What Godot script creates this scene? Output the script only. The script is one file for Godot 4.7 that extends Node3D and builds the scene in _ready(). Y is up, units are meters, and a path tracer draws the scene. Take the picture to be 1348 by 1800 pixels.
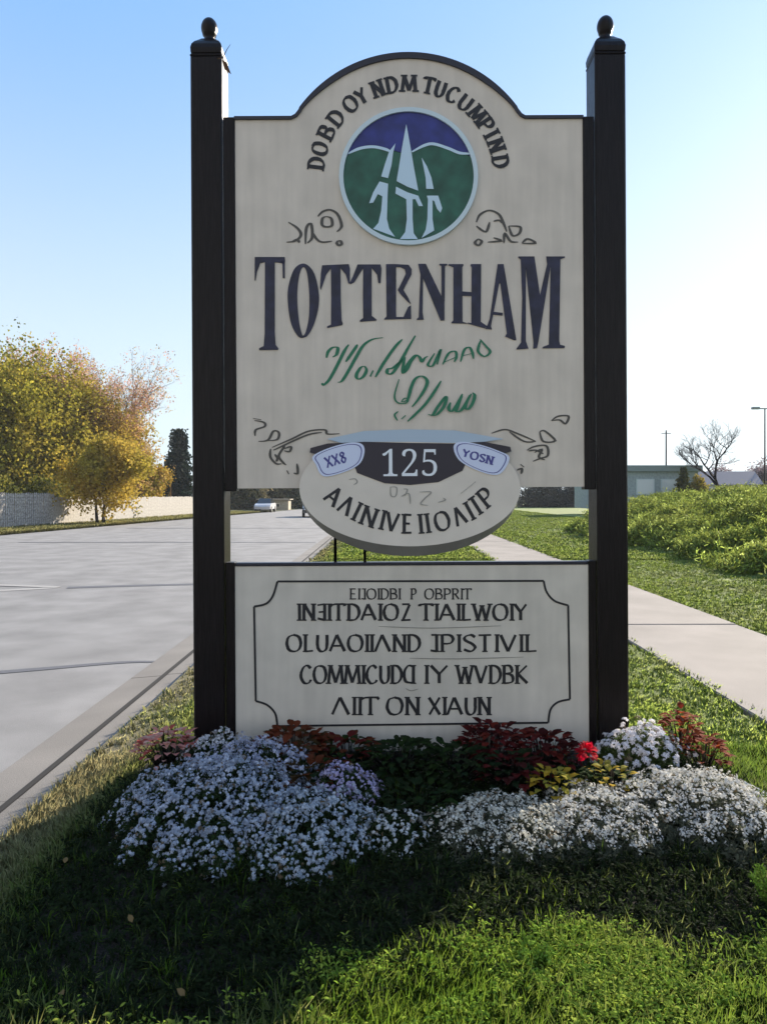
extends Node3D
# Units are metres, y is up. The town sign stands at z = 0, the eye 4.33 m in front of it, 1.5 m above the bed.

const U := 300.0          # drawing units per metre on the face of the sign
const EYE := Vector3(0.0, 1.5, 4.333)
const ROLL := 0.0052      # the sign leans a little

var rng := RandomNumberGenerator.new()
var M := {}
var nz := FastNoiseLite.new()
var used := {}


# ---------------------------------------------------------------- mesh helper
class Geo:
	var v := PackedVector3Array()
	var n := PackedVector3Array()
	var c := PackedColorArray()

	func trin(a: Vector3, b: Vector3, d: Vector3, na: Vector3, nb: Vector3, nd: Vector3, col := Color.WHITE) -> void:
		v.append(a); v.append(d); v.append(b)
		n.append(na); n.append(nd); n.append(nb)
		c.append(col); c.append(col); c.append(col)

	func tri(a: Vector3, b: Vector3, d: Vector3, col := Color.WHITE) -> void:
		var k := (b - a).cross(d - a).normalized()
		trin(a, b, d, k, k, k, col)

	func quad(a: Vector3, b: Vector3, d: Vector3, e: Vector3, col := Color.WHITE) -> void:
		tri(a, b, d, col)
		tri(a, d, e, col)

	func box(at: Vector3, size: Vector3, bev := 0.0, col := Color.WHITE) -> void:
		# a box whose twelve edges are chamfered by bev
		var h := size / 2.0
		if bev <= 0.0:
			var p := []
			for i in 8:
				p.append(at + Vector3(h.x * (1 if i & 1 else -1), h.y * (1 if i & 2 else -1), h.z * (1 if i & 4 else -1)))
			quad(p[4], p[5], p[7], p[6], col); quad(p[1], p[0], p[2], p[3], col)
			quad(p[5], p[1], p[3], p[7], col); quad(p[0], p[4], p[6], p[2], col)
			quad(p[6], p[7], p[3], p[2], col); quad(p[0], p[1], p[5], p[4], col)
			return
		var ax := [Vector3.RIGHT, Vector3.UP, Vector3.BACK]
		for i in 3:
			var j := (i + 1) % 3
			var k := (i + 2) % 3
			for s in [-1.0, 1.0]:
				var o: Vector3 = at + ax[i] * h[i] * s
				var a: Vector3 = ax[j] * (h[j] - bev)
				var b: Vector3 = ax[k] * (h[k] - bev)
				if s > 0:
					quad(o - a - b, o + a - b, o + a + b, o - a + b, col)
				else:
					quad(o - a + b, o + a + b, o + a - b, o - a - b, col)
			for s in [-1.0, 1.0]:
				for t in [-1.0, 1.0]:
					var e: Vector3 = ax[i] * (h[i] - bev)
					var q1: Vector3 = at + ax[j] * h[j] * s + ax[k] * (h[k] - bev) * t
					var q2: Vector3 = at + ax[j] * (h[j] - bev) * s + ax[k] * h[k] * t
					if s * t > 0:
						quad(q1 - e, q1 + e, q2 + e, q2 - e, col)
					else:
						quad(q2 - e, q2 + e, q1 + e, q1 - e, col)
		for i in 8:
			var s := Vector3(1 if i & 1 else -1, 1 if i & 2 else -1, 1 if i & 4 else -1)
			var x := at + Vector3(h.x, h.y - bev, h.z - bev) * s
			var y := at + Vector3(h.x - bev, h.y, h.z - bev) * s
			var z := at + Vector3(h.x - bev, h.y - bev, h.z) * s
			if s.x * s.y * s.z > 0:
				tri(x, y, z, col)
			else:
				tri(x, z, y, col)

	func prism(poly: PackedVector2Array, z0: float, z1: float, back := true) -> void:
		# a flat outline given a thickness from z0 to z1
		if Geometry2D.is_polygon_clockwise(poly):
			poly.reverse()
		var id := Geometry2D.triangulate_polygon(poly)
		for i in range(0, id.size(), 3):
			var a := poly[id[i]]
			var b := poly[id[i + 1]]
			var d := poly[id[i + 2]]
			if (b - a).cross(d - a) < 0:
				var t := b
				b = d
				d = t
			tri(Vector3(a.x, a.y, z1), Vector3(b.x, b.y, z1), Vector3(d.x, d.y, z1))
			if back:
				tri(Vector3(a.x, a.y, z0), Vector3(d.x, d.y, z0), Vector3(b.x, b.y, z0))
		for i in poly.size():
			var a := poly[i]
			var b := poly[(i + 1) % poly.size()]
			quad(Vector3(a.x, a.y, z0), Vector3(b.x, b.y, z0), Vector3(b.x, b.y, z1), Vector3(a.x, a.y, z1))

	func ring(outer: PackedVector2Array, inner: PackedVector2Array, z0: float, z1: float) -> void:
		for i in outer.size():
			var j := (i + 1) % outer.size()
			var a := outer[i]; var b := outer[j]; var d := inner[j]; var e := inner[i]
			quad(Vector3(a.x, a.y, z1), Vector3(b.x, b.y, z1), Vector3(d.x, d.y, z1), Vector3(e.x, e.y, z1))
			quad(Vector3(b.x, b.y, z1), Vector3(a.x, a.y, z1), Vector3(a.x, a.y, z0), Vector3(b.x, b.y, z0))
			quad(Vector3(e.x, e.y, z1), Vector3(d.x, d.y, z1), Vector3(d.x, d.y, z0), Vector3(e.x, e.y, z0))

	func ribbon(p: PackedVector2Array, w: PackedFloat32Array, z: float) -> void:
		# a pen stroke: a mitred band of paint at height z above the board
		if p.size() < 2:
			return
		var l := PackedVector2Array()
		var r := PackedVector2Array()
		for i in p.size():
			var d0 := (p[i] - p[maxi(i - 1, 0)]).normalized()
			var d1 := (p[mini(i + 1, p.size() - 1)] - p[i]).normalized()
			if d0 == Vector2.ZERO: d0 = d1
			if d1 == Vector2.ZERO: d1 = d0
			var t := (d0 + d1).normalized()
			if t == Vector2.ZERO: t = d1
			var k := Vector2(-t.y, t.x)
			var m := minf(1.0 / maxf(absf(k.dot(Vector2(-d1.y, d1.x))), 0.2), 1.6)
			l.append(p[i] + k * w[i] * 0.5 * m)
			r.append(p[i] - k * w[i] * 0.5 * m)
		for i in p.size() - 1:
			quad(Vector3(r[i].x, r[i].y, z), Vector3(r[i + 1].x, r[i + 1].y, z), Vector3(l[i + 1].x, l[i + 1].y, z), Vector3(l[i].x, l[i].y, z))

	func tube(p: Array, rad: Array, sides := 6, col := Color.WHITE) -> void:
		var rows := []
		for i in p.size():
			var d: Vector3 = (p[mini(i + 1, p.size() - 1)] - p[maxi(i - 1, 0)]).normalized()
			var a := d.cross(Vector3.UP if absf(d.y) < 0.9 else Vector3.RIGHT).normalized()
			var b := d.cross(a)
			var row := []
			for k in sides:
				var t := TAU * k / sides
				row.append(a * cos(t) + b * sin(t))
			rows.append(row)
		for i in p.size() - 1:
			for k in sides:
				var m := (k + 1) % sides
				var a: Vector3 = p[i] + rows[i][k] * rad[i]
				var b: Vector3 = p[i] + rows[i][m] * rad[i]
				var d: Vector3 = p[i + 1] + rows[i + 1][m] * rad[i + 1]
				var e: Vector3 = p[i + 1] + rows[i + 1][k] * rad[i + 1]
				trin(a, d, b, rows[i][k], rows[i + 1][m], rows[i][m], col)
				trin(a, e, d, rows[i][k], rows[i + 1][k], rows[i + 1][m], col)
		for q in [0, p.size() - 1]:
			if rad[q] > 0.004:
				for k in sides:
					tri(p[q], p[q] + rows[q][k] * rad[q], p[q] + rows[q][(k + 1) % sides] * rad[q], col)

	func lathe(prof: Array, at: Vector3, segs := 20) -> void:
		for i in prof.size() - 1:
			var p: Vector2 = prof[i]
			var q: Vector2 = prof[i + 1]
			var d0: Vector2 = (q - prof[maxi(i - 1, 0)]).normalized()
			var d1: Vector2 = (prof[mini(i + 2, prof.size() - 1)] - p).normalized()
			for k in segs:
				var s := TAU * k / segs
				var t := TAU * (k + 1) / segs
				var cs := Vector3(cos(s), 0, sin(s))
				var ct := Vector3(cos(t), 0, sin(t))
				var a := at + cs * p.x + Vector3.UP * p.y
				var b := at + ct * p.x + Vector3.UP * p.y
				var d := at + ct * q.x + Vector3.UP * q.y
				var e := at + cs * q.x + Vector3.UP * q.y
				var n0s := cs * d0.y - Vector3.UP * d0.x
				var n0t := ct * d0.y - Vector3.UP * d0.x
				var n1s := cs * d1.y - Vector3.UP * d1.x
				var n1t := ct * d1.y - Vector3.UP * d1.x
				trin(a, d, b, n0s, n1t, n0t)
				trin(a, e, d, n0s, n1s, n1t)

	func mesh() -> ArrayMesh:
		var a := []
		a.resize(Mesh.ARRAY_MAX)
		a[Mesh.ARRAY_VERTEX] = v
		a[Mesh.ARRAY_NORMAL] = n
		a[Mesh.ARRAY_COLOR] = c
		var m := ArrayMesh.new()
		m.add_surface_from_arrays(Mesh.PRIMITIVE_TRIANGLES, a)
		return m


# ---------------------------------------------------------------- nodes
func numbered(called: String) -> String:
	var k: int = used.get(called, 0)
	used[called] = k + 1
	return called if k == 0 else "%s_%03d" % [called, k]

func thing(called: String, label: String, category: String, at := Vector3.ZERO, turn := 0.0, group := "") -> Node3D:
	var o := Node3D.new()
	o.name = numbered(called)
	add_child(o, true)
	o.position = at
	o.rotation.y = turn
	o.set_meta("label", label)
	o.set_meta("category", category)
	if group: o.set_meta("group", group)
	return o

func part(called: String, g: Geo, m: Material, parent: Node) -> MeshInstance3D:
	return inst(called, g.mesh(), m, parent)

func inst(called: String, mesh: Mesh, m: Material, parent: Node) -> MeshInstance3D:
	var o := MeshInstance3D.new()
	var k := 0
	var nm := called
	while parent.has_node(NodePath(nm)):
		k += 1
		nm = "%s_%03d" % [called, k]
	o.name = nm
	o.mesh = mesh
	o.material_override = m
	parent.add_child(o, true)
	return o

func struct(called: String, g: Geo, m: Material, kind := "structure") -> MeshInstance3D:
	var o := part(called, g, m, self)
	o.set_meta("kind", kind)
	return o

func scatter(called: String, mesh: Mesh, m: Material, xf: Array, cols: Array, parent: Node) -> MultiMeshInstance3D:
	var mm := MultiMesh.new()
	mm.transform_format = MultiMesh.TRANSFORM_3D
	mm.use_colors = true
	mm.mesh = mesh
	mm.instance_count = xf.size()
	for i in xf.size():
		mm.set_instance_transform(i, xf[i])
		mm.set_instance_color(i, cols[i])
	var o := MultiMeshInstance3D.new()
	var k := 0
	var nm := called
	while parent.has_node(NodePath(nm)):
		k += 1
		nm = "%s_%03d" % [called, k]
	o.name = nm
	o.multimesh = mm
	o.material_override = m
	parent.add_child(o, true)
	o.set_meta("kind", "stuff")
	return o


# ---------------------------------------------------------------- materials
func mat(lin: Color, rough := 0.8, back := Color.BLACK) -> StandardMaterial3D:
	var m := StandardMaterial3D.new()
	m.albedo_color = lin.linear_to_srgb()
	m.roughness = rough
	m.cull_mode = BaseMaterial3D.CULL_DISABLED
	if back != Color.BLACK:
		m.backlight_enabled = true
		m.backlight = back.linear_to_srgb()
	return m

func leafy(rough := 0.6, thru := 0.5) -> StandardMaterial3D:
	var m := mat(Color.WHITE, rough, Color(thru, thru, thru))
	m.vertex_color_use_as_albedo = true
	m.metallic_specular = 0.15
	return m

func noise_tex(freq: float, lo: Color, hi: Color, sd: int, octaves := 5, size := 512, mid := -1.0) -> NoiseTexture2D:
	var f := FastNoiseLite.new()
	f.seed = sd
	f.frequency = freq
	f.fractal_octaves = octaves
	var t := NoiseTexture2D.new()
	t.width = size
	t.height = size
	t.seamless = true
	t.noise = f
	var g := Gradient.new()
	g.set_color(0, lo)
	g.set_color(1, hi)
	if mid >= 0.0:
		g.set_offset(0, maxf(mid - 0.18, 0.0))
		g.set_offset(1, minf(mid + 0.18, 1.0))
	t.color_ramp = g
	return t

func grained(lin: Color, rough: float, scale: float, freq: float, lo: float, hi: float, sd: int, bump := 0.0, detail := 0.0) -> StandardMaterial3D:
	var m := mat(lin, rough)
	m.albedo_texture = noise_tex(freq, Color(lo, lo, lo), Color(hi, hi, hi), sd)
	m.uv1_triplanar = true
	m.uv1_world_triplanar = true
	m.uv1_scale = Vector3.ONE * scale
	if bump > 0.0:
		m.heightmap_enabled = true
		m.heightmap_scale = bump
		m.heightmap_texture = noise_tex(freq * 2.0, Color.BLACK, Color.WHITE, sd + 7)
	if detail > 0.0:
		m.detail_enabled = true
		m.detail_blend_mode = BaseMaterial3D.BLEND_MODE_MUL
		m.detail_albedo = noise_tex(0.013, Color(detail, detail, detail), Color.WHITE, sd + 3, 6)
		m.detail_uv_layer = BaseMaterial3D.DETAIL_UV_2
		m.uv2_triplanar = true
		m.uv2_world_triplanar = true
		m.uv2_scale = Vector3.ONE * scale * 0.11
	return m

func materials() -> void:
	M.post = grained(Color(0.015, 0.011, 0.012), 0.3, 1.3, 0.02, 0.55, 1.0, 11, 0.2)
	# the posts are nearly black, the boards cream
	M.post.metallic_specular = 0.3
	M.post.uv1_scale = Vector3(7.0, 0.35, 7.0)
	M.board = grained(Color(0.78, 0.695, 0.595), 0.55, 0.9, 0.006, 0.93, 1.0, 12, 0.03, 0.93)
	M.board.uv2_scale = Vector3(1.6, 0.12, 1.6)
	M.panel = grained(Color(0.73, 0.675, 0.585), 0.55, 0.9, 0.006, 0.92, 1.0, 13, 0.03, 0.95)
	M.panel.uv2_scale = Vector3(1.6, 0.12, 1.6)
	M.plaque = grained(Color(0.76, 0.685, 0.59), 0.55, 0.9, 0.006, 0.93, 1.0, 14, 0.03)
	M.bevel = grained(Color(0.3, 0.295, 0.285), 0.6, 0.9, 0.01, 0.85, 1.0, 15)
	M.trim = mat(Color(0.012, 0.013, 0.026), 0.4)
	M.navy = grained(Color(0.026, 0.027, 0.07), 0.5, 2.0, 0.01, 0.6, 1.0, 16)
	M.ink = mat(Color(0.012, 0.012, 0.016), 0.55)
	M.scroll = mat(Color(0.085, 0.078, 0.068), 0.6)
	M.faint = mat(Color(0.3, 0.285, 0.25), 0.6)
	M.green_paint = mat(Color(0.012, 0.17, 0.085), 0.5)
	M.em_sky = grained(Color(0.036, 0.048, 0.28), 0.5, 1.5, 0.008, 0.7, 1.0, 17)
	M.em_hill = grained(Color(0.03, 0.15, 0.1), 0.5, 1.5, 0.008, 0.7, 1.0, 18)
	M.em_pale = mat(Color(0.55, 0.72, 0.85), 0.4)
	M.em_rim = mat(Color(0.58, 0.7, 0.76), 0.35)
	M.pill = mat(Color(0.62, 0.68, 0.86), 0.4)
	M.band = mat(Color(0.42, 0.52, 0.62), 0.45)
	M.white_paint = mat(Color(0.8, 0.84, 0.88), 0.5)
	M.ribbon = mat(Color(0.018, 0.013, 0.024), 0.45)
	M.violet = mat(Color(0.06, 0.06, 0.26), 0.5)
	M.metal = mat(Color(0.2, 0.2, 0.2), 0.5)
	M.asphalt = grained(Color(0.44, 0.425, 0.418), 0.9, 1.1, 0.35, 0.62, 1.0, 21, 0.5, 0.8)
	M.tar = mat(Color(0.1, 0.1, 0.11), 0.75)
	M.worn_line = grained(Color(0.44, 0.42, 0.4), 0.85, 1.0, 0.05, 0.72, 1.0, 22)
	M.concrete = grained(Color(0.36, 0.325, 0.29), 0.9, 0.8, 0.2, 0.74, 1.0, 23, 0.3, 0.8)
	M.walk = grained(Color(0.325, 0.285, 0.26), 0.9, 0.8, 0.25, 0.76, 1.0, 24, 0.3, 0.8)
	M.lawn = grained(Color(1, 1, 1), 0.95, 1.3, 0.09, 0.72, 1.0, 25, 1.0, 0.8)
	M.lawn.vertex_color_use_as_albedo = true
	M.field = grained(Color(0.1, 0.12, 0.04), 0.95, 0.3, 0.05, 0.6, 1.0, 26)
	M.blade = leafy(0.6, 0.4)
	M.leaf = leafy(0.75, 0.9)
	M.needle = leafy(0.6, 0.25)
	M.petal = leafy(0.6, 0.5)
	M.blade.metallic_specular = 0.04
	M.bark = grained(Color(0.13, 0.1, 0.08), 0.9, 0.8, 0.03, 0.6, 1.0, 27)
	M.pink_bark = mat(Color(0.34, 0.2, 0.18), 0.85)
	M.grey_bark = mat(Color(0.13, 0.125, 0.14), 0.9)
	M.old_wood = grained(Color(0.68, 0.63, 0.58), 0.9, 0.6, 0.02, 0.5, 1.0, 28)
	M.pale_wood = grained(Color(0.5, 0.465, 0.42), 0.9, 0.5, 0.02, 0.75, 1.0, 29)
	M.dark_wood = mat(Color(0.1, 0.085, 0.075), 0.9)


# ---------------------------------------------------------------- ground
func sstep(a: float, b: float, x: float) -> float:
	var t := clampf((x - a) / (b - a), 0.0, 1.0)
	return t * t * (3.0 - 2.0 * t)

func bed_shade_reach(x: float) -> float:  # carries the painted dark band further forward on the road side
	return 0.3 * sstep(0.3, -0.6, x)

func gy(x: float, z: float) -> float:
	var bed := (1.0 - sstep(0.5, 1.7, z)) * sstep(-2.2, -0.6, z) * (1.0 - sstep(1.45, 2.2, absf(x - 0.137)))
	var y := -0.12 + 0.12 * bed
	y = lerpf(y, -0.205, sstep(-1.1, -1.85, x))
	y = lerpf(y, -0.115, sstep(2.0, 2.6, x))
	y += 1.2 * sstep(7.3, 13.0, x) * (1.0 - sstep(-25.0 - x * 0.25, -33.0 - x * 0.25, z))
	y += nz.get_noise_2d(x * 40.0, z * 40.0) * 0.015
	return y

func road_far(z: float) -> float:
	return -20.4 + 0.108 * (4.333 - z - 4.0)


# ---------------------------------------------------------------- sign drawing
func S(px: float, py: float, z := 0.0) -> Vector2:
	# a point of the sign's face drawing, for a layer standing z in front of the board, in the leaning sign's own axes
	var k := (EYE.z - z) / EYE.z
	var p := Vector2((674.0 + (px - 674.0) * k - 715.0) / U, (1320.0 - (870.0 + (py - 870.0) * k)) / U)
	return p.rotated(-ROLL)

func L(px: float, py: float) -> Vector2:
	return Vector2((px - 715.0) / U, (1320.0 - py) / U)

func nums(s: String) -> PackedVector2Array:
	var out := PackedVector2Array()
	for t in s.split(",", false):
		var q := t.strip_edges().split(" ", false)
		out.append(Vector2(float(q[0]), float(q[1])))
	return out

func curve(p: PackedVector2Array, per := 6, closed := false) -> PackedVector2Array:
	var out := PackedVector2Array()
	var k := p.size()
	if k < 3:
		return p
	for i in (k if closed else k - 1):
		var a := p[(i - 1 + k) % k] if closed else p[maxi(i - 1, 0)]
		var b := p[i]
		var c := p[(i + 1) % k]
		var d := p[(i + 2) % k] if closed else p[mini(i + 2, k - 1)]
		for j in per:
			out.append(b.cubic_interpolate(c, a, d, float(j) / per))
	if not closed:
		out.append(p[k - 1])
	return out

func ell(cx: float, cy: float, a: float, b: float, z: float, k := 64) -> PackedVector2Array:
	var out := PackedVector2Array()
	for i in k:
		out.append(S(cx + a * cos(TAU * i / k), cy + b * sin(TAU * i / k), z))
	return out

func shape(s: String, z := 0.0, smooth := 0, ox := 0.0, oy := 0.0, sc := 1.0) -> PackedVector2Array:
	var p := nums(s)
	if smooth:
		p = curve(p, smooth, true)
	var out := PackedVector2Array()
	for q in p:
		out.append(S(ox + q.x * sc, oy + q.y * sc, z))
	return out

func pen(called: String, m: Material, parent: Node, s: String, ox: float, oy: float, sc: float, wide: float, thin: float, z: float, layer := 0.0) -> void:
	# strokes separated by "|", smoothed, with swelling down-strokes and tapering ends; wide and thin in drawing units
	var lift := layer
	for st in s.split("|", false):
		var g := Geo.new()
		var p := curve(nums(st), 5)
		var pts := PackedVector2Array()
		var w := PackedFloat32Array()
		for i in p.size():
			pts.append(S(ox + p[i].x * sc, oy + p[i].y * sc, z))
		for i in p.size():
			var d := (p[mini(i + 1, p.size() - 1)] - p[maxi(i - 1, 0)]).normalized()
			var t := float(i) / (p.size() - 1)
			var sw: float = lerpf(thin, wide, absf(d.y) ** 1.5) * lerpf(0.45, 1.0, clampf(minf(t, 1.0 - t) * 5.0, 0.0, 1.0))
			w.append(sw / U)
		g.ribbon(pts, w, z + lift)
		part(called, g, m, parent)
		lift += 0.00025

var FONT := {
	"A": "0 10,4 0|4 0,8.6 10|1.6 6.6,6.8 6.6", "a": "0 10,4 0|4 0,8.6 10", "B": "1 0,1 10|1 0,4 0,5.6 1.4,5.4 3.8,1 4.6|1 4.6,5 5,6.6 7,5.6 9.4,1 10",
	"C": "7 1.6,5 0,2.4 .8,.6 4,.8 7.4,3 10,6 9.6,7.2 8", "D": "1 0,1 10|1 0,4.4 .4,6.8 3,6.8 7,4.4 9.7,1 10", "E": "1 0,1 10|1 0,5.6 .2|1 4.8,4.8 4.8|1 10,6 9.8",
	"e": "5 0,5 10|5 0,.6 .6|5 4.6,1.4 5|5 10,.8 9", "H": "1 0,1 10|6.4 0,6.4 10|1 5,6.4 5", "I": "1.2 0,1.2 10", "J": "3.4 0,3.4 10|3.4 10,.4 9.4|.8 0,3.4 0", "K": "1 0,1 10|7 0,1.2 5|1.6 4.8,7.4 10",
	"L": "1 0,1 10|1 10,5.4 9.6", "M": "0 10,1.4 0|1.4 0,5 9.6|5 9.6,8.6 0|8.6 0,9.8 10", "N": "1 0,1 10|1 0,6.8 10|6.8 0,6.8 10", "O": "4.4 0,1.6 1.2,.4 5,1.6 8.8,4.4 10,7.4 8.8,8.6 5,7.4 1.2,4.4 0",
	"P": "1 0,1 10|1 0,4.8 .2,6.2 2.6,4.8 5,1 5.4", "Q": "6.8 0,6.8 10|6.8 .4,3 .2,.6 4,1.6 9,6.8 9.6", "R": "1 0,1 10|1 0,4.6 .2,5.8 2.4,4.6 4.6,1 5|3 5,6.8 10",
	"S": "6 1.4,4 0,1.4 1,1 3,4.4 5.4,6 7.6,4 10,.6 8.8", "T": "3.6 0,3.6 10|0 1.2,.4 .2,6.9 0,7.2 1.2", "t": "3 0,3 10|0 .2,6 0", "U": "1 0,1 7,2.6 9.8,5 9.6,6.4 7,6.4 0", "V": "0 0,3.6 10|3.6 10,7.2 0", "W": "0 0,2.6 10|2.6 10,5 1|5 1,7.4 10|7.4 10,9.8 0",
	"X": "0 0,6.6 10|6.4 0,.2 10", "Y": "0 0,3.4 4.8|6.8 0,3.4 4.8|3.4 4.8,3.4 10", "Z": "1 0,5.4 0|5.4 .2,1.6 9.6|.4 10,6 9.8", "1": "1.2 0,1.2 10", "8": "3 0,1 2,3 4.6,5.4 7,3 10,.8 7.4,3 4.6,5 2,3 0",
}

func glyph_wide(ch: String) -> float:
	var w := 0.0
	for st in (FONT[ch] as String).split("|", false):
		for p in nums(st):
			w = maxf(w, p.x)
	return w + 1.7

func glyph(g: Geo, ch: String, at: Vector2, ux: Vector2, uy: Vector2, wide: float, thin: float, z: float) -> void:
	# one serifed capital drawn with a broad nib; ux, uy carry the glyph's box onto the drawing
	var lift := 0.0
	for st in (FONT[ch] as String).split("|", false):
		var raw := nums(st)
		var p := curve(raw, 5) if raw.size() > 2 else raw
		var pts := PackedVector2Array()
		var w := PackedFloat32Array()
		for i in p.size():
			var q := at + ux * p[i].x + uy * p[i].y
			pts.append(S(q.x + rng.randf_range(-0.25, 0.25), q.y + rng.randf_range(-0.25, 0.25), z))
			var d := (p[mini(i + 1, p.size() - 1)] - p[maxi(i - 1, 0)]).normalized()
			var nib := absf(d.y * 0.92 + d.x * 0.39)
			if absf(d.x) < 0.06: nib = 1.0
			w.append(lerpf(thin, wide, nib ** 1.3) / U)
		g.ribbon(pts, w, z + lift)
		lift += 0.00025
		# small serifs at both ends of upright stems
		if raw.size() == 2 and absf(raw[1].y - raw[0].y) > 8.0 and absf(raw[0].x - raw[1].x) < 3.0:
			for e in raw:
				var q := at + ux * e.x + uy * e.y
				var h := wide * 0.85
				var t := ux.normalized()
				g.ribbon(PackedVector2Array([S(q.x - t.x * h, q.y - t.y * h, z), S(q.x + t.x * h, q.y + t.y * h, z)]), PackedFloat32Array([thin / U, thin / U]), z + lift)
				lift += 0.00025

func word(parent: Node, m: Material, text: String, x0: float, x1: float, ytop: float, h: float, wide: float, thin: float, z: float) -> void:
	var total := 0.0
	for ch in text:
		total += glyph_wide(ch)
	var k := (x1 - x0) / (total - 1.5)
	var x := x0
	for ch in text:
		var g := Geo.new()
		glyph(g, ch, Vector2(x, ytop), Vector2(k, 0), Vector2(0, h / 10.0), wide, thin, z)
		part("letter", g, m, parent)
		x += glyph_wide(ch) * k

func letter(called: String, polys: Array, m: Material, parent: Node, zoom_x: float) -> void:
	# one large painted letter, its strokes laid over one another by a hair
	var g := Geo.new()
	var z := 0.005
	for p in polys:
		g.prism(shape(p, 0.005, 0, zoom_x, 420.0, 1.0 / 3.851), 0.0005, z, false)
		z += 0.0004
	part(called, g, m, parent)

func build_sign() -> void:
	var sign := thing("town_sign", "tall cream welcome sign between two black posts standing in the flower bed", "sign", Vector3(0.1367, 0, 0))
	sign.rotation.z = ROLL
	# posts, each with a turned finial
	for s in [[342.0, 397.0], [1050.0, 1104.0]]:
		var g := Geo.new()
		var a := L(s[0], 1400)
		var b := L(s[1], 98)
		g.box(Vector3((a.x + b.x) / 2, (a.y + b.y) / 2, -0.08), Vector3(b.x - a.x, b.y - a.y, 0.19), 0.008)
		var post := part("post", g, M.post, sign)
		var c := (a.x + b.x) / 2
		g = Geo.new()
		var hw := (b.x - a.x) / 2
		# cap: a collar, a swelling block, a low four-sided roof
		g.box(Vector3(c, b.y + 0.004, -0.08), Vector3(hw * 2 + 0.004, 0.016, 0.194), 0.005)
		var levels := [[0.012, 0.082], [0.022, 0.09], [0.05, 0.092], [0.075, 0.086], [0.098, 0.072], [0.116, 0.054], [0.134, 0.038]]
		for i in levels.size() - 1:
			var y0: float = b.y + levels[i][0]
			var y1: float = b.y + levels[i + 1][0]
			var r0: float = levels[i][1]
			var r1: float = levels[i + 1][1]
			for k in 4:
				var t0 := PI / 4 + k * PI / 2
				var t1 := t0 + PI / 2
				var q := 1.41421
				g.quad(Vector3(c + cos(t0) * r0 * q, y0, -0.08 - sin(t0) * r0 * q), Vector3(c + cos(t1) * r0 * q, y0, -0.08 - sin(t1) * r0 * q),
					Vector3(c + cos(t1) * r1 * q, y1, -0.08 - sin(t1) * r1 * q), Vector3(c + cos(t0) * r1 * q, y1, -0.08 - sin(t0) * r1 * q))
		part("cap", g, M.post, post)
		g = Geo.new()
		var prof := [Vector2(0.04, 0.128), Vector2(0.034, 0.138), Vector2(0.03, 0.15), Vector2(0.03, 0.16), Vector2(0.04, 0.172)]
		for i in range(1, 10):
			var t := -0.85 + i * 0.27
			prof.append(Vector2(0.049 * cos(t), 0.215 + 0.062 * sin(t)))
		prof.append(Vector2(0.0, 0.277))
		g.lathe(prof, Vector3(c, b.y, -0.08), 20)
		part("finial", g, M.post, post)

	# upper board with its arched top
	var top := PackedVector2Array()
	top.append(L(418, 206))
	top.append(L(518, 206))
	for p in nums("526 202,533 193"):
		top.append(L(p.x, p.y))
	var c0 := Vector2(723, 331)
	for i in 41:
		var t := deg_to_rad(lerpf(216.6, 323.4, i / 40.0))
		top.append(L(c0.x + 236 * cos(t), c0.y + 236 * sin(t)))
	for p in nums("914 194,921 203,928 207,1030 207"):
		top.append(L(p.x, p.y))
	var outline := top.duplicate()
	outline.append(L(1031, 857))
	outline.append(L(420, 857))
	var g := Geo.new()
	g.prism(outline, -0.045, 0.0)
	var board := part("upper_board", g, M.board, sign)
	# dark moulding over the top edge
	g = Geo.new()
	for i in top.size() - 1:
		var a := top[i]
		var b := top[i + 1]
		var ka := (top[mini(i + 1, top.size() - 1)] - top[maxi(i - 1, 0)]).normalized()
		var kb := (top[mini(i + 2, top.size() - 1)] - top[i]).normalized()
		var ua := Vector2(-ka.y, ka.x)
		var ub := Vector2(-kb.y, kb.x)
		var ta := 0.012 + 0.017 * sstep(0.25, 0.75, (a.y - 3.6) * 2.0)
		var tb := 0.012 + 0.017 * sstep(0.25, 0.75, (b.y - 3.6) * 2.0)
		var a1 := a + ua * 0.006; var b1 := b + ub * 0.006
		var a0 := a - ua * ta; var b0 := b - ub * tb
		g.quad(Vector3(a0.x, a0.y, 0.012), Vector3(b0.x, b0.y, 0.012), Vector3(b1.x, b1.y, 0.012), Vector3(a1.x, a1.y, 0.012))
		g.quad(Vector3(a1.x, a1.y, 0.012), Vector3(b1.x, b1.y, 0.012), Vector3(b1.x, b1.y, -0.055), Vector3(a1.x, a1.y, -0.055))
		g.quad(Vector3(a0.x, a0.y, 0.001), Vector3(b0.x, b0.y, 0.001), Vector3(b0.x, b0.y, 0.012), Vector3(a0.x, a0.y, 0.012))
	part("moulding", g, M.trim, sign)
	# dark battens that hold board and panel to the posts
	for q in [[398.5, 419.0, 205.0, 862.0], [1029.0, 1048.5, 207.0, 862.0], [398.5, 415.0, 987.0, 1330.0], [1035.0, 1048.5, 987.0, 1330.0]]:
		g = Geo.new()
		var a := L(q[0], q[3])
		var b := L(q[1], q[2])
		g.box(Vector3((a.x + b.x) / 2, (a.y + b.y) / 2, -0.03), Vector3(b.x - a.x, b.y - a.y, 0.076), 0.004)
		part("batten", g, M.post, sign)
	# lower panel with a dark cap rail
	g = Geo.new()
	var pa := L(414, 1335)
	var pb := L(1036, 994)
	g.box(Vector3((pa.x + pb.x) / 2, (pa.y + pb.y) / 2, -0.022), Vector3(pb.x - pa.x, pb.y - pa.y, 0.044), 0.002)
	var panel := part("lower_panel", g, M.panel, sign)
	g = Geo.new()
	pa = L(416, 993.5)
	pb = L(1034, 988)
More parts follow.
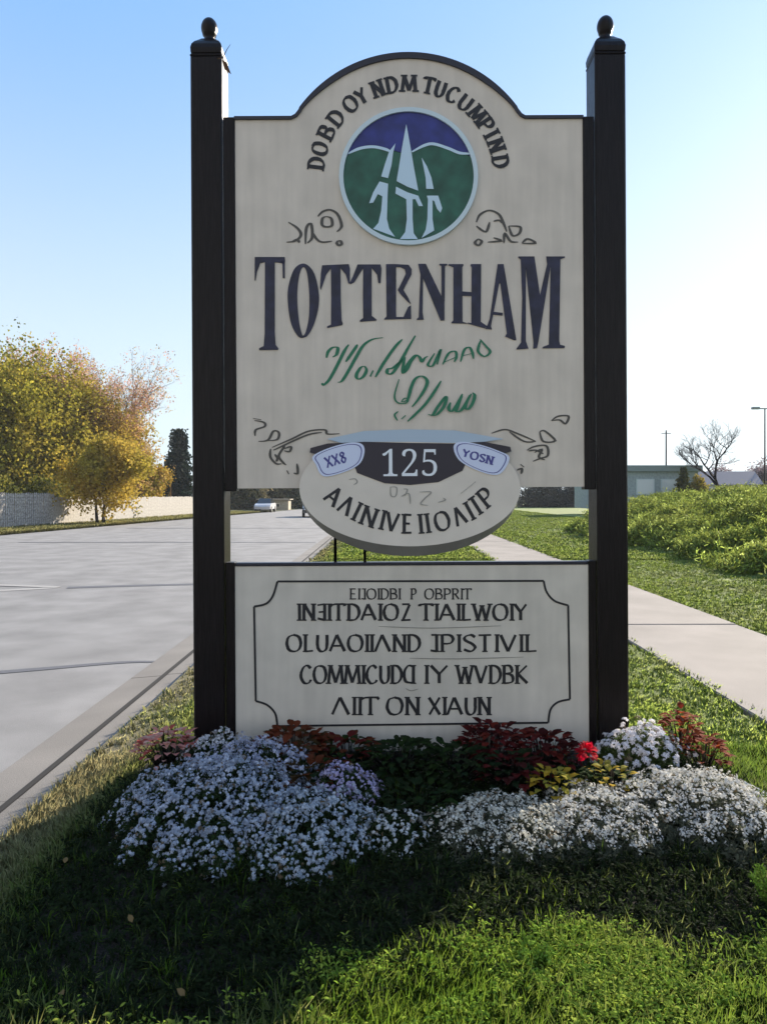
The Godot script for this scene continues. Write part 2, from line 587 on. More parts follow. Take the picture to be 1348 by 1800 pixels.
	g.box(Vector3((pa.x + pb.x) / 2, (pa.y + pb.y) / 2, -0.025), Vector3(pb.x - pa.x, pb.y - pa.y, 0.066), 0.004)
	part("cap_rail", g, M.trim, sign)
	for x in [591.0, 643.0]:
		g = Geo.new()
		var a := L(x, 990)
		var b := L(x, 920)
		g.tube([Vector3(a.x, a.y, -0.02), Vector3(b.x, b.y, -0.02)], [0.009, 0.009], 8)
		part("rod", g, M.metal, sign)

	# frame line with scooped corners on the lower panel
	g = Geo.new()
	var fr := PackedVector2Array()
	for sgm in ["488 1022,955 1021", "955 1021,960 1040,974 1056,998 1064", "998 1064,1001 1229", "1001 1229,980 1234,967 1247,963 1270", "963 1270,488 1276", "488 1276,484 1254,470 1239,450 1232", "450 1232,447 1066", "447 1066,468 1061,480 1047,488 1022"]:
		var pts := PackedVector2Array()
		var w := PackedFloat32Array()
		for p in curve(nums(sgm), 6):
			pts.append(S(p.x, p.y))
			w.append(3.6 / U)
		g.ribbon(pts, w, 0.002 + 0.0003 * fr.size())
		fr.append(Vector2.ZERO)
	part("border_line", g, M.ink, panel)
	# the painted lines of the lower panel
	for ln in [[["EIJOIDBI", 615.0, 703.0], ["P", 722.0, 731.0], ["OBPRIT", 746.0, 828.0], 1035.0, 18.0, 3.0, 1.6],
			[["INeITDAIOZ", 523.0, 722.0], ["TIAILWOIY", 738.0, 925.0], 1062.0, 28.0, 5.6, 2.4],
			[["OLUAOIIaND", 503.0, 737.0], ["JPIStIVIL", 755.0, 943.0], 1116.0, 29.0, 5.6, 2.4],
			[["COMMICUDQ", 528.0, 727.0], ["IY", 745.0, 787.0], ["WVDBK", 803.0, 927.0], 1170.0, 31.0, 5.6, 2.4],
			[["aIIT", 584.0, 664.0], ["ON", 679.0, 735.0], ["XIAUN", 754.0, 860.0], 1226.0, 30.0, 5.6, 2.4]]:
		var k: int = ln.size()
		for i in k - 4:
			word(panel, M.ink, ln[i][0], ln[i][1], ln[i][2], ln[k - 4], ln[k - 3], ln[k - 2], ln[k - 1], 0.002)
	g = Geo.new()
	pen("faded_mark", M.faint, panel, "665 1101,760 1104,880 1100|720 1157,800 1158,920 1155|713 1210,722 1214,735 1211", 0, 0, 1, 2.0, 1.6, 0.002)

	# lettering round the arch
	g = Geo.new()
	for q in [["D", 172.0, 18.0], ["O", 162.6, 20.0], ["B", 151.7, 20.0], ["D", 141.2, 20.0], ["O", 128.7, 22.0], ["Y", 120.2, 18.0], ["N", 109.6, 18.0], ["D", 100.5, 18.0], ["M", 89.6, 25.0], ["T", 77.4, 17.0], ["U", 70.2, 16.0], ["C", 61.6, 18.0],
			["U", 52.6, 19.0], ["M", 42.0, 22.0], ["P", 33.8, 17.0], ["I", 27.4, 6.0], ["N", 19.6, 18.0], ["D", 9.2, 18.0]]:
		var t := deg_to_rad(q[1])
		var out := Vector2(cos(t), -sin(t))
		var along := Vector2(sin(t), cos(t))
		var w: float = q[2]
		var h := 27.0
		var at := Vector2(718, 310) + out * (163.5 + h / 2) - along * w / 2
		g = Geo.new()
		glyph(g, q[0], at, along * (w / (glyph_wide(q[0]) - 1.2)), -out * (h / 10.0), 6.8, 3.2, 0.003)
		part("letter", g, M.ink, board)

	# the round emblem: rim, sky, hills, a pale skyline stroke and three spires
	var em := Geo.new()
	em.ring(ell(718, 309, 122, 121, 0.02, 72), ell(718, 309, 114.5, 113.5, 0.02, 72), 0.001, 0.02)
	var emblem := part("emblem", em, M.em_rim, sign)
	g = Geo.new()
	var disc := PackedVector2Array()
	for i in 49:
		var t := PI + 0.31 + (PI - 0.62) * i / 48.0
		disc.append(S(718 + 114.5 * cos(t), 309 + 113.5 * sin(t), 0.008))
	for p in curve(nums("828 272,800 268,762 252,728 266,706 268,684 262,650 256,609 272"), 6):
		if p.x < 824 and p.x > 613: disc.append(S(p.x, p.y, 0.008))
	g.prism(disc, 0.001, 0.008, false)
	part("sky_field", g, M.em_sky, emblem)
	g = Geo.new()
	disc = PackedVector2Array()
	for p in curve(nums("609 272,650 256,684 262,706 268,728 266,762 252,800 268,828 272"), 6):
		if p.x < 824 and p.x > 613: disc.append(S(p.x, p.y + 1, 0.008))
	for i in 60:
		var t := -0.29 + (PI + 0.58) * i / 59.0
		disc.append(S(718 + 114.5 * cos(t), 309 + 113.5 * sin(t), 0.008))
	g.prism(disc, 0.001, 0.0085, false)
	part("hill_field", g, M.em_hill, emblem)
	g = Geo.new()
	pen("skyline_stroke", M.em_pale, emblem, "612 270,632 261,655 258,676 262,690 268|724 267,745 256,762 253,788 261,808 269,829 270", 0, 0, 1, 5.5, 5.0, 0.011)
	var deep := 0.0112
	for q in [["714 218,718 240,722 262,728 298,735 335,716 328,697 318,702 288,706 262,710 240", "696 328,716 338,735 344,743 362,736 362,730 350,725 350,725 385,727 410,734 420,703 420,712 408,715 385,714 350,695 340"],
			["695 252,691 268,688 290,682 313,670 310,676 290,684 266", "667 319,682 323,681 350,680 385,684 402,694 416,656 402,665 392,670 370,672 345,664 341,656 356,649 357,656 338"],
			["741 277,750 292,758 312,762 332,749 332,748 312,744 292", "750 344,770 344,777 366,774 374,768 367,763 353,760 352,760 385,763 405,741 418,748 404,751 385,752 350"]]:
		g = Geo.new()
		for k in 2:
			deep += 0.0003
			g.prism(shape(q[k], 0.012), 0.0086, deep, false)
		part("spire", g, M.em_pale, emblem)

	# scrollwork
	g = Geo.new()
	pen("scroll", M.scroll, board, "620 1170,660 1195,685 1225,680 1250,650 1270,610 1275|710 1285,715 1200,740 1180,745 1250,720 1280|745 1220,770 1260,800 1275,850 1270|775 1140,800 1115,840 1105,880 1130,900 1190,875 1220|820 1140,845 1150,850 1185,825 1195,798 1185,800 1150,820 1140|640 1275,665 1262,680 1278|880 1268,895 1270,900 1285,885 1292,875 1280,880 1268", 300, 0, 1 / 2.9956, 5.4, 3.0, 0.002)
	g = Geo.new()
	pen("scroll", M.scroll, board, "410 1190,460 1220,480 1170|410 1170,430 1130,480 1108,530 1130,555 1180,570 1220|500 1165,530 1160,550 1175|580 1190,640 1195,635 1230,600 1240,580 1190|555 1280,560 1230,590 1270,630 1275|420 1258,438 1272,422 1292,403 1278,420 1258|470 1275,540 1268,500 1252|650 1280,680 1258,720 1280,650 1282", 700, 0, 1 / 2.9956, 5.2, 2.8, 0.002)
	g = Geo.new()
	pen("scroll", M.scroll, board, "190 65,250 75|200 80,270 95,275 125,210 150,205 195|230 235,300 225,340 160,380 170,370 220,300 230|330 280,480 215,600 160,720 150,740 180,830 178|345 300,470 240,600 185,700 168|320 290,318 350,360 400,400 400|340 300,420 270,380 340,410 390,435 410|420 290,470 275,460 310,420 305|350 330,370 360,360 385|515 400,520 470,490 470|440 450,455 478", 400, 720, 1 / 4.2125, 4.6, 2.6, 0.002)
	g = Geo.new()
	pen("scroll", M.scroll, board, "630 160,720 135,800 160,930 215|750 150,850 215,930 215|1035 75,1080 45,1150 45,1130 95,1090 70,1035 75|955 150,990 145,1060 210,980 215,955 150|870 275,920 250,1000 245,1010 310,960 330,910 350|920 290,970 270,950 320,990 340|880 280,930 275,980 300|800 410,835 400,830 435|825 370,850 390", 700, 720, 1 / 3.851, 4.6, 2.6, 0.002)

	# the town's name, each letter by itself
	letter("letter", ["185 122,388 122,390 150,386 168,352 160,320 156,320 640,325 715,345 740,342 750,215 752,214 740,245 725,252 640,254 156,222 162,200 220,190 280,184 280"], M.navy, board, 400)
	letter("letter", ["355 150,372 168,374 264,388 266,388 140"], M.navy, board, 400)
	g = Geo.new()
	var oo := PackedVector2Array()
	var oi := PackedVector2Array()
	for p in curve(nums("512 168,450 210,412 330,410 440,430 570,470 650,505 670,550 645,595 550,620 420,605 290,570 205"), 6, true):
		oo.append(S(400 + p.x / 3.851, 420 + p.y / 3.851))
	for p in curve(nums("515 190,490 230,474 340,474 450,485 560,500 630,512 655,530 630,550 540,555 420,550 320,538 230"), 6, true):
		oi.append(S(400 + p.x / 3.851, 420 + p.y / 3.851))
	g.ring(oo, oi, 0.0005, 0.005)
	part("letter", g, M.navy, board)
	letter("letter", ["640 178,820 170,828 200,828 300,818 300,800 240,764 196,766 400,772 550,780 572,776 582,675 602,673 592,700 580,702 400,700 196,668 240,632 345,626 330,632 230"], M.navy, board, 400)
	letter("letter", ["880 172,1035 172,1042 200,1036 298,1020 298,1012 240,975 196,975 400,976 520,1008 545,1006 552,896 560,896 550,918 535,916 400,918 196,890 240,860 290,830 306,828 296,850 250"], M.navy, board, 400)
	letter("letter", ["1072 170,1140 170,1140 500,1142 528,1190 528,1222 460,1240 450,1242 540,1060 545,1062 538,1076 525", "1138 170,1225 175,1246 205,1244 240,1206 310,1190 345,1224 400,1240 440,1215 420,1170 372,1152 345,1180 290,1206 235,1200 205,1170 190,1138 188"], M.navy, board, 400)
	letter("letter", ["134 168,186 168,312 430,312 550,286 552,168 266,164 500,172 545,125 548,126 540,138 530,150 240", "278 168,330 168,330 176,316 182,313 428,292 390,292 182,278 176"], M.navy, board, 700)
	letter("letter", ["340 170,440 170,440 180,432 190,434 560,470 572,360 570,360 562,372 552,373 190,340 178", "433 355,496 360,496 386,433 384", "490 170,560 170,557 560,600 590,585 604,470 572,470 566,494 570,496 190,488 180"], M.navy, board, 700)
	letter("letter", ["672 170,712 170,798 684,786 686,722 660,734 640,690 300,682 300,626 590,632 612,588 608,604 580,618 540", "634 492,706 500,704 518,630 510"], M.navy, board, 700)
	letter("letter", ["812 118,920 118,958 380,1006 170,1000 118,1126 118,1126 126,1096 136,1088 690,1094 715,1126 724,1124 738,976 740,978 730,1018 715,1026 400,1030 180,948 690,938 738,912 742,914 700,862 190,862 690,880 742,800 748,800 740,830 700,838 400,828 136,812 126"], M.navy, board, 700)

	# the green script
	g = Geo.new()
	pen("script_stroke", M.green_paint, board, "670 805,680 765,712 735,745 738,738 780,712 800|820 715,790 760,740 860,690 950,650 988,640 975|880 715,850 760,800 832|1052 668,980 680,920 720,870 800,820 890,775 960,745 970|930 862,905 868,878 905,872 935,890 948,920 930,940 890,930 862|985 890,965 932|1182 680,1130 735,1060 835,1000 935|1270 655,1220 740,1170 830,1115 908,1082 908,1085 882,1120 872,1170 830,1200 800|1200 800,1190 850,1187 905,1215 880,1240 830,1275 792,1300 800,1325 832", 400, 420, 1 / 3.851, 6.4, 2.0, 0.002)
	pen("script_stroke", M.green_paint, board, "30 830,40 895,60 850,110 790,140 798,158 832,180 805,200 795|245 775,200 850,232 858,262 800,285 755,262 850|300 850,340 775,385 762,392 800,378 832|310 835,390 800|420 832,445 752,480 735,500 770,508 812|430 792,500 775|552 680,590 725,620 765,582 796,540 765,545 720,556 690", 700, 420, 1 / 3.851, 5.0, 1.9, 0.002, 0.003)
	pen("script_stroke", M.green_paint, board, "1160 950,1130 1060,1150 1108,1205 1112,1222 1085,1195 1080,1175 1105|1155 1168,1130 1192,1150 1230", 400, 420, 1 / 3.851, 3.4, 1.8, 0.002, 0.005)
	pen("script_stroke", M.green_paint, board, "20 1105,62 1088,85 1010,115 948,160 930,195 962,180 1015,132 1090,92 1138|288 962,240 1040,180 1122,112 1190,62 1236|20 1220,50 1195|200 1188,232 1190,270 1132,322 1068,310 1130,262 1188,222 1196|352 1108,340 1150,362 1166,402 1112,432 1050|432 1062,402 1130,392 1166,422 1162,455 1115,482 1058|492 1050,452 1132,472 1152,502 1110,515 1062,500 1042", 700, 420, 1 / 3.851, 6.2, 2.0, 0.002, 0.007)

	# the anniversary plaque: a bevelled oval over the board's lower edge
	var zf := 0.012
	var face := ell(720, 858, 193, 102, zf, 96)
	var backo := PackedVector2Array()
	for i in 96:
		var t := TAU * i / 96
		var sy := sin(t)
		backo.append(S(720 + 194 * cos(t), 858 + (103 * sy if sy < 0 else 119 * sy), 0.004))
	g = Geo.new()
	for i in 96:
		var j := (i + 1) % 96
		g.quad(Vector3(face[j].x, face[j].y, zf - 0.001), Vector3(face[i].x, face[i].y, zf - 0.001), Vector3(backo[i].x, backo[i].y, -0.05), Vector3(backo[j].x, backo[j].y, -0.05))
	g.prism(backo, -0.054, -0.05)
	var plaque := part("anniversary_plaque", g, M.bevel, sign)
	g = Geo.new()
	g.prism(face, zf - 0.012, zf, false)
	part("plaque_face", g, M.plaque, plaque)
	# its foot stands out from the board
	var hinge := Vector3(0, L(720, 757).y, 0)
	plaque.transform = Transform3D(Basis(), hinge) * Transform3D(Basis(Vector3.RIGHT, -0.066), Vector3.ZERO) * Transform3D(Basis(), -hinge)
	g = Geo.new()
	g.prism(shape("575 772,640 758,718 755,800 757,885 772,850 777,795 779,718 777,640 777,600 779", zf, 0), zf, zf + 0.0015, false)
	part("pale_band", g, M.band, plaque)
	g = Geo.new()
	g.prism(shape("545 796,546 788,576 780,640 777,718 779,795 780,850 777,896 786,898 794,884 798,830 790,812 828,770 848,720 853,676 850,628 832,615 800,560 800", zf, 0), zf, zf + 0.003, false)
	part("dark_ribbon", g, M.ribbon, plaque)
	for q in [["550 803,576 789,612 779,634 780,641 792,634 814,612 828,578 838,564 834,556 818", "XX8", Vector2(570, 805), -0.31], ["797 784,812 777,846 783,880 795,894 804,888 822,874 835,850 832,818 818,802 804", "YOSN", Vector2(815, 790), 0.27]]:
		g = Geo.new()
		g.prism(shape(q[0], zf, 5), zf + 0.001, zf + 0.005, false)
		var pill := part("pill", g, M.pill, plaque)
		g = Geo.new()
		var ux := Vector2.RIGHT.rotated(q[3])
		var uy := Vector2.DOWN.rotated(q[3])
		var o: Vector2 = q[2]
		for ch in q[1]:
			glyph(g, ch, o, ux * 1.55, uy * (1.9 if q[3] < 0 else 1.3), 3.6, 2.0, zf + 0.006)
			o += ux * glyph_wide(ch) * 1.6
		var ringp := curve(nums(q[0]), 5, true)
		var cen := Vector2.ZERO
		for p in ringp: cen += p
		cen /= ringp.size()
		var lo := PackedVector2Array()
		var li := PackedVector2Array()
		for p in ringp:
			var e := cen + (p - cen) * 0.9
			var f := cen + (p - cen) * 0.86
			lo.append(S(e.x, e.y, zf))
			li.append(S(f.x, f.y, zf))
		for i in lo.size():
			var j := (i + 1) % lo.size()
			g.quad(Vector3(lo[i].x, lo[i].y, zf + 0.0056), Vector3(lo[j].x, lo[j].y, zf + 0.0056), Vector3(li[j].x, li[j].y, zf + 0.0056), Vector3(li[i].x, li[i].y, zf + 0.0056))
		part("pill_lettering", g, M.violet, pill)
	var f := SystemFont.new()
	f.font_names = PackedStringArray(["Droid Serif"])
	var tm := TextMesh.new()
	tm.text = "125"
	tm.font = f
	tm.font_size = 64
	tm.pixel_size = 0.0034
	tm.depth = 0.004
	var num := inst("number", tm, M.white_paint, plaque)
	var np := S(720, 815, zf)
	num.position = Vector3(np.x, np.y, zf + 0.0045)
	num.scale = Vector3(0.95, 1.0, 1.0)
	# lettering along the plaque's lower curve
	g = Geo.new()
	for q in [["A", 588.0, 873.0, 22.0], ["a", 610.0, 889.0, 20.0], ["I", 627.0, 899.0, 5.0], ["N", 648.0, 908.0, 24.0], ["I", 672.0, 914.0, 5.0], ["V", 690.0, 918.0, 21.0], ["E", 716.0, 921.0, 17.0], ["I", 738.0, 921.0, 5.0], ["I", 750.0, 920.0, 5.0], ["O", 776.0, 916.0, 26.0], ["a", 806.0, 907.0, 19.0], ["I", 823.0, 899.0, 5.0], ["t", 836.0, 889.0, 15.0], ["P", 853.0, 875.0, 20.0]]:
		var d := (Vector2(q[1], q[2]) - Vector2(720, 706)).normalized()
		var along := Vector2(d.y, -d.x)
		var w: float = q[3]
		var at := Vector2(q[1], q[2]) - d * 16.0 - along * w / 2
		g = Geo.new()
		glyph(g, q[0], at, along * (w / (glyph_wide(q[0]) - 1.2)), d * 3.2, 6.0, 2.8, zf + 0.002)
		part("letter", g, M.ink, plaque)
	g = Geo.new()
	pen("faded_mark", M.faint, plaque, "1205 575,1210 640,1245 640,1250 580,1205 575|1300 590,1330 595,1310 640|900 520,945 515,960 540,935 560", 400, 720, 1 / 4.2125, 2.2, 1.5, zf + 0.002)
	pen("faded_mark", M.faint, plaque, "20 590,70 570,80 640|140 560,220 560,180 600,150 640,200 650|265 630,315 615,300 600|420 570,520 490", 700, 720, 1 / 3.851, 2.2, 1.5, zf + 0.002, 0.002)

	# a dry twig caught on the post
	var tw := thing("dry_twig", "dry curled twig caught below the cap of the sign post beside the road", "twig", Vector3.ZERO)
	g = Geo.new()
	g.tube([Vector3(-0.965, 4.04, 0.03), Vector3(-0.93, 4.03, 0.05), Vector3(-0.905, 4.08, 0.05), Vector3(-0.885, 4.11, 0.05)], [0.004, 0.003, 0.002, 0.001], 5)
	part("stem", g, M.bark, tw)
	g = Geo.new()
	var q0 := Vector3(-0.935, 4.02, 0.05)
	g.quad(q0, q0 + Vector3(0.03, -0.02, 0.01), q0 + Vector3(0.055, -0.085, 0.0), q0 + Vector3(0.015, -0.05, -0.01))
	part("leaf", g, mat(Color(0.09, 0.045, 0.02), 0.8), tw)


# ---------------------------------------------------------------- plants
func tuft(blades: int, h: float, spread: float, wide: float, lean := 0.45) -> ArrayMesh:
	var g := Geo.new()
	for i in blades:
		var t := rng.randf() * TAU
		var o := Vector3(cos(t), 0, sin(t)) * spread * sqrt(rng.randf())
		var d := Vector3(cos(t + rng.randf_range(-1, 1)), 0, sin(t + rng.randf_range(-1, 1)))
		var hh := h * rng.randf_range(0.55, 1.1)
		var ln := lean * rng.randf_range(0.3, 1.3)
		var side := Vector3(-d.z, 0, d.x) * wide * rng.randf_range(0.7, 1.2) * 0.5
		var p1 := o + Vector3.UP * hh * 0.55 + d * hh * ln * 0.3
		var p2 := o + Vector3.UP * hh * (1.0 - ln * 0.3) + d * hh * ln
		var sh := Color.WHITE * rng.randf_range(0.75, 1.15)
		sh.a = 1.0
		var k := (Vector3.UP * 0.9 + d * 0.45).normalized()
		g.trin(o - side, o + side, p1 + side * 0.8, k, k, k, sh)
		g.trin(o - side, p1 + side * 0.8, p1 - side * 0.8, k, k, k, sh)
		g.trin(p1 - side * 0.8, p1 + side * 0.8, p2, k, k, k, sh)
	return g.mesh()

func leaf_into(g: Geo, at: Vector3, dir: Vector3, up: Vector3, length: float, wide: float, col := Color.WHITE) -> void:
	# a pointed leaf, folded a little along its midrib and drooping at the tip
	var side := dir.cross(up).normalized()
	var nrm := side.cross(dir).normalized()
	var m := at + dir * length * 0.5 + nrm * length * 0.05
	var q := at + dir * length * 0.8 - nrm * length * 0.02
	var tip := at + dir * length - nrm * length * 0.14
	for s in [-1.0, 1.0]:
		var e1: Vector3 = at + dir * length * 0.32 + side * wide * 0.45 * s + nrm * wide * 0.14
		var e2: Vector3 = at + dir * length * 0.66 + side * wide * 0.4 * s + nrm * wide * 0.1
		g.tri(at, e1, m, col)
		g.tri(m, e1, e2, col)
		g.tri(m, e2, q, col)
		g.tri(q, e2, tip, col)

func sprig(leaves: int, length: float, wide: float, rad: float) -> ArrayMesh:
	# a few leaves round a point, for crowns and low foliage
	var g := Geo.new()
	for i in leaves:
		var d := Vector3(rng.randfn(), rng.randfn() * 0.8 + 0.2, rng.randfn()).normalized()
		var sh := Color.WHITE * rng.randf_range(0.75, 1.2)
		sh.a = 1.0
		leaf_into(g, d * rad * rng.randf(), Vector3(rng.randfn(), rng.randfn() * 0.7, rng.randfn()).normalized(), Vector3(rng.randfn() * 0.5, 1, rng.randfn() * 0.5).normalized(), length * rng.randf_range(0.7, 1.2), wide * rng.randf_range(0.7, 1.2), sh)
	return g.mesh()

func simple_leaves(leaves: int, size: float, rad: float, flat := 0.7) -> ArrayMesh:
	# small diamond leaves for crowns seen from afar
	var g := Geo.new()
	for i in leaves:
		var o := Vector3(rng.randfn(), rng.randfn() * flat, rng.randfn()) * rad * 0.6
		var a := Vector3(rng.randfn(), rng.randfn(), rng.randfn()).normalized() * size * rng.randf_range(0.5, 1.1)
		var b := a.cross(Vector3(rng.randfn(), rng.randfn(), rng.randfn())).normalized() * size * 0.4
		var sh := Color.WHITE * rng.randf_range(0.7, 1.25)
		sh.a = 1.0
		g.quad(o - a * 0.5, o + b, o + a * 0.5, o - b, sh)
	return g.mesh()

func needle_spray(needles: int, length: float, rad: float) -> ArrayMesh:
	# feathery upswept tips of a spreading juniper
	var g := Geo.new()
	for i in needles:
		var o := Vector3(rng.randfn() * rad * 0.6, rng.randfn() * rad * 0.2, rng.randfn() * rad * 0.6)
		var d := Vector3(rng.randfn(), 0.55 + rng.randf() * 0.5, rng.randfn()).normalized() * length * rng.randf_range(0.6, 1.1)
		var b := d.cross(Vector3(rng.randfn(), rng.randfn(), rng.randfn())).normalized() * length * 0.11
		var k := (Vector3.UP + d.normalized() * 0.6).normalized()
		var sh := Color.WHITE * rng.randf_range(0.7, 1.2)
		sh.a = 1.0
		g.trin(o - b * 0.6, o + b * 0.6, o + d * 0.5 + b, k, k, k, sh)
		g.trin(o - b * 0.6, o + d * 0.5 + b, o + d * 0.5 - b, k, k, k, sh)
		g.trin(o + d * 0.5 - b, o + d * 0.5 + b, o + d, k, k, k, sh)
	return g.mesh()

func floret_cluster(n_florets: int, size: float, rad: float) -> ArrayMesh:
	# a dome of tiny four-petalled flowers
	var g := Geo.new()
	for i in n_florets:
		var d := Vector3(rng.randfn() * 0.7, absf(rng.randfn()) * 0.6 + 0.35, rng.randfn() * 0.7).normalized()
		var o := d * rad
		var s := d.cross(Vector3(rng.randfn(), rng.randfn(), rng.randfn())).normalized()
		var t := d.cross(s)
		var sh := Color.WHITE * rng.randf_range(0.85, 1.1)
		sh.a = 1.0
		for k in 4:
			var u := s.rotated(d, k * PI / 2)
			var w := t.rotated(d, k * PI / 2)
			g.quad(o, o + u * size * 0.5 + w * size * 0.28 + d * size * 0.06, o + u * size + d * size * 0.1, o + u * size * 0.5 - w * size * 0.28 + d * size * 0.06, sh)
	return g.mesh()

var floret: ArrayMesh
var floret_b: ArrayMesh
var small_leaf: ArrayMesh

func xform(at: Vector3, up: Vector3, turn: float, sc: float) -> Transform3D:
	var y := up.normalized()
	var x := y.cross(Vector3.FORWARD if absf(y.z) < 0.9 else Vector3.RIGHT).normalized()
	var b := Basis(x, y, x.cross(y)).rotated(y, turn)
	return Transform3D(b.scaled_local(Vector3.ONE * sc), at)

func mound(called: String, label: String, cat: String, cx: float, cz: float, rx: float, rz: float, h: float, flowers: int, leaves: int, fcol: Color, fvar: Color, lcol: Color, group := "", spiky := false, fl_scale := 1.0, cover := 1.0) -> Node3D:
	# a low flowering cushion: foliage through its volume, flowers over its surface
	var base := gy(cx, cz)
	var o := thing(called, label, cat, Vector3(cx, base, cz), 0.0, group)
	var fx := []
	var fc := []
	var lx := []
	var lc := []
	var sd := rng.randf() * 100.0
	var f2 := FastNoiseLite.new()
	f2.seed = int(sd * 10)
	f2.frequency = 1.0
	for pass_no in 2:
		var want := flowers if pass_no == 0 else leaves
		var got := 0
		var tries := 0
		while got < want and tries < want * 12:
			tries += 1
			var t := rng.randf() * TAU
			var r := sqrt(rng.randf())
			var edge := 1.0 + 0.36 * f2.get_noise_2d(cos(t) * 2.0, sin(t) * 2.0) + 0.2 * f2.get_noise_2d(cos(t) * 7.0 + 9.0, sin(t) * 7.0)
			var x := cos(t) * r * rx * edge
			var z := sin(t) * r * rz * edge
			var lump := f2.get_noise_2d(x * 7.0, z * 7.0) * 0.45 + f2.get_noise_2d(x * 16.0 + 5.0, z * 16.0) * 0.25
			var dome := sqrt(maxf(1.0 - r * r, 0.0)) * 0.75 + (1.0 - r) * 0.25
			var y := h * dome * (1.0 + lump) + gy(cx + x, cz + z) - base
			var nrm := Vector3(x / rx * 0.9, 0.75, z / rz * 0.9)
			if pass_no == 0:
				if spiky and z > 0.0 and dome < 0.5 + 0.25 * f2.get_noise_2d(x * 9.0, 3.0): continue
				if f2.get_noise_2d(x * 22.0 + 31.0, z * 22.0) + 0.22 * cover < rng.randf_range(-0.35, 0.35):
					continue
				var up := (nrm.normalized() + Vector3(rng.randfn(), rng.randfn(), rng.randfn()) * 0.35).normalized()
				fx.append(xform(Vector3(x, y + rng.randf_range(-0.012, 0.02), z), up, rng.randf() * TAU, fl_scale * rng.randf_range(0.65, 1.25)))
				fc.append(fcol.lerp(fvar, rng.randf()) if rng.randf() > 0.06 else Color(0.2, 0.15, 0.09))
			else:
				var deep := rng.randf_range(0.15, 1.0) ** 0.6
				var up := (nrm.normalized() + Vector3(rng.randfn(), rng.randfn() + 0.3, rng.randfn()) * 0.5).normalized()
				lx.append(xform(Vector3(x, y * deep - 0.012, z), up, rng.randf() * TAU, rng.randf_range(0.7, 1.3)))
				lc.append(lcol * rng.randf_range(0.7, 1.3))
			got += 1
	scatter("foliage", small_leaf, M.leaf, lx, lc, o)
	if fx.size():
		scatter("flowers", floret_b if spiky else floret, M.petal, fx, fc, o)
	return o

var leaf_of := {}

func tinted_leaf(c: Color, variant: int) -> ArrayMesh:
	var key := "%s %d" % [c.to_html(), variant]
	if not leaf_of.has(key):
		var g := Geo.new()
		leaf_into(g, Vector3.ZERO, Vector3.FORWARD, Vector3.UP, 0.055, 0.034 + variant * 0.004, c)
		leaf_of[key] = g.mesh()
	return leaf_of[key]

func leafy_plant(called: String, label: String, cat: String, cx: float, cz: float, rad: float, h: float, count: int, cols: Array, size := 1.0, m: Material = null, group := "") -> Node3D:
	# a bedding plant of single leaves on short stems
	var o := thing(called, label, cat, Vector3(cx, gy(cx, cz) - 0.005, cz), 0.0, group)
	var g := Geo.new()
	for i in count:
		var t := i * 2.39996 + rng.randf() * 0.5
		var r := rad * sqrt((i + 0.5) / count)
		var y := h * (0.35 + 0.65 * sqrt(maxf(1.0 - (r / rad) ** 2, 0.0))) * rng.randf_range(0.75, 1.1)
		var at := Vector3(cos(t) * r * 0.85, y, sin(t) * r * 0.85)
		if i % 3 == 0:
			g.tube([Vector3(cos(t) * r * 0.25, 0, sin(t) * r * 0.25), at * Vector3(0.7, 0.6, 0.7), at], [0.004, 0.003, 0.002], 4)
		var n := inst("leaf", tinted_leaf(cols[rng.randi() % cols.size()], i % 3), M.leaf, o)
		var out := Vector3(cos(t + rng.randf_range(-0.5, 0.5)), rng.randf_range(-0.25, 0.7), sin(t + rng.randf_range(-0.5, 0.5))).normalized()
		var side := out.cross(Vector3.UP).normalized()
		var sc := size * rng.randf_range(0.7, 1.2)
		n.transform = Transform3D(Basis(side * sc, side.cross(out) * sc, -out * sc), at)
	part("stems", g, M.dark_wood, o).set_meta("kind", "stuff")
	return o

func branchy(g: Geo, at: Vector3, dir: Vector3, length: float, rad: float, depth: int, ends: Array, sides := 5, spread := 0.6, bend := 0.25) -> void:
	var p := [at]
	var r := [rad]
	var d := dir
	var q := at
	for i in 3:
		d = (d + Vector3(rng.randfn(), rng.randfn() * 0.5, rng.randfn()) * bend * 0.5 + Vector3.UP * 0.06).normalized()
		q += d * length / 3.0
		p.append(q)
		r.append(rad * (1.0 - 0.17 * (i + 1)))
	g.tube(p, r, sides)
	if depth <= 0:
		ends.append(q)
		return
	var kids := 3 if depth > 1 else 2 + rng.randi() % 2
	for k in kids:
		var nd := (d + Vector3(rng.randfn(), rng.randfn() * 0.6 + 0.1, rng.randfn()) * spread).normalized()
		var from: Vector3 = q if k < 2 else p[2]
		branchy(g, from, nd, length * rng.randf_range(0.62, 0.82), rad * 0.6, depth - 1, ends, maxi(3, sides - 1), spread, bend)
	ends.append(q)

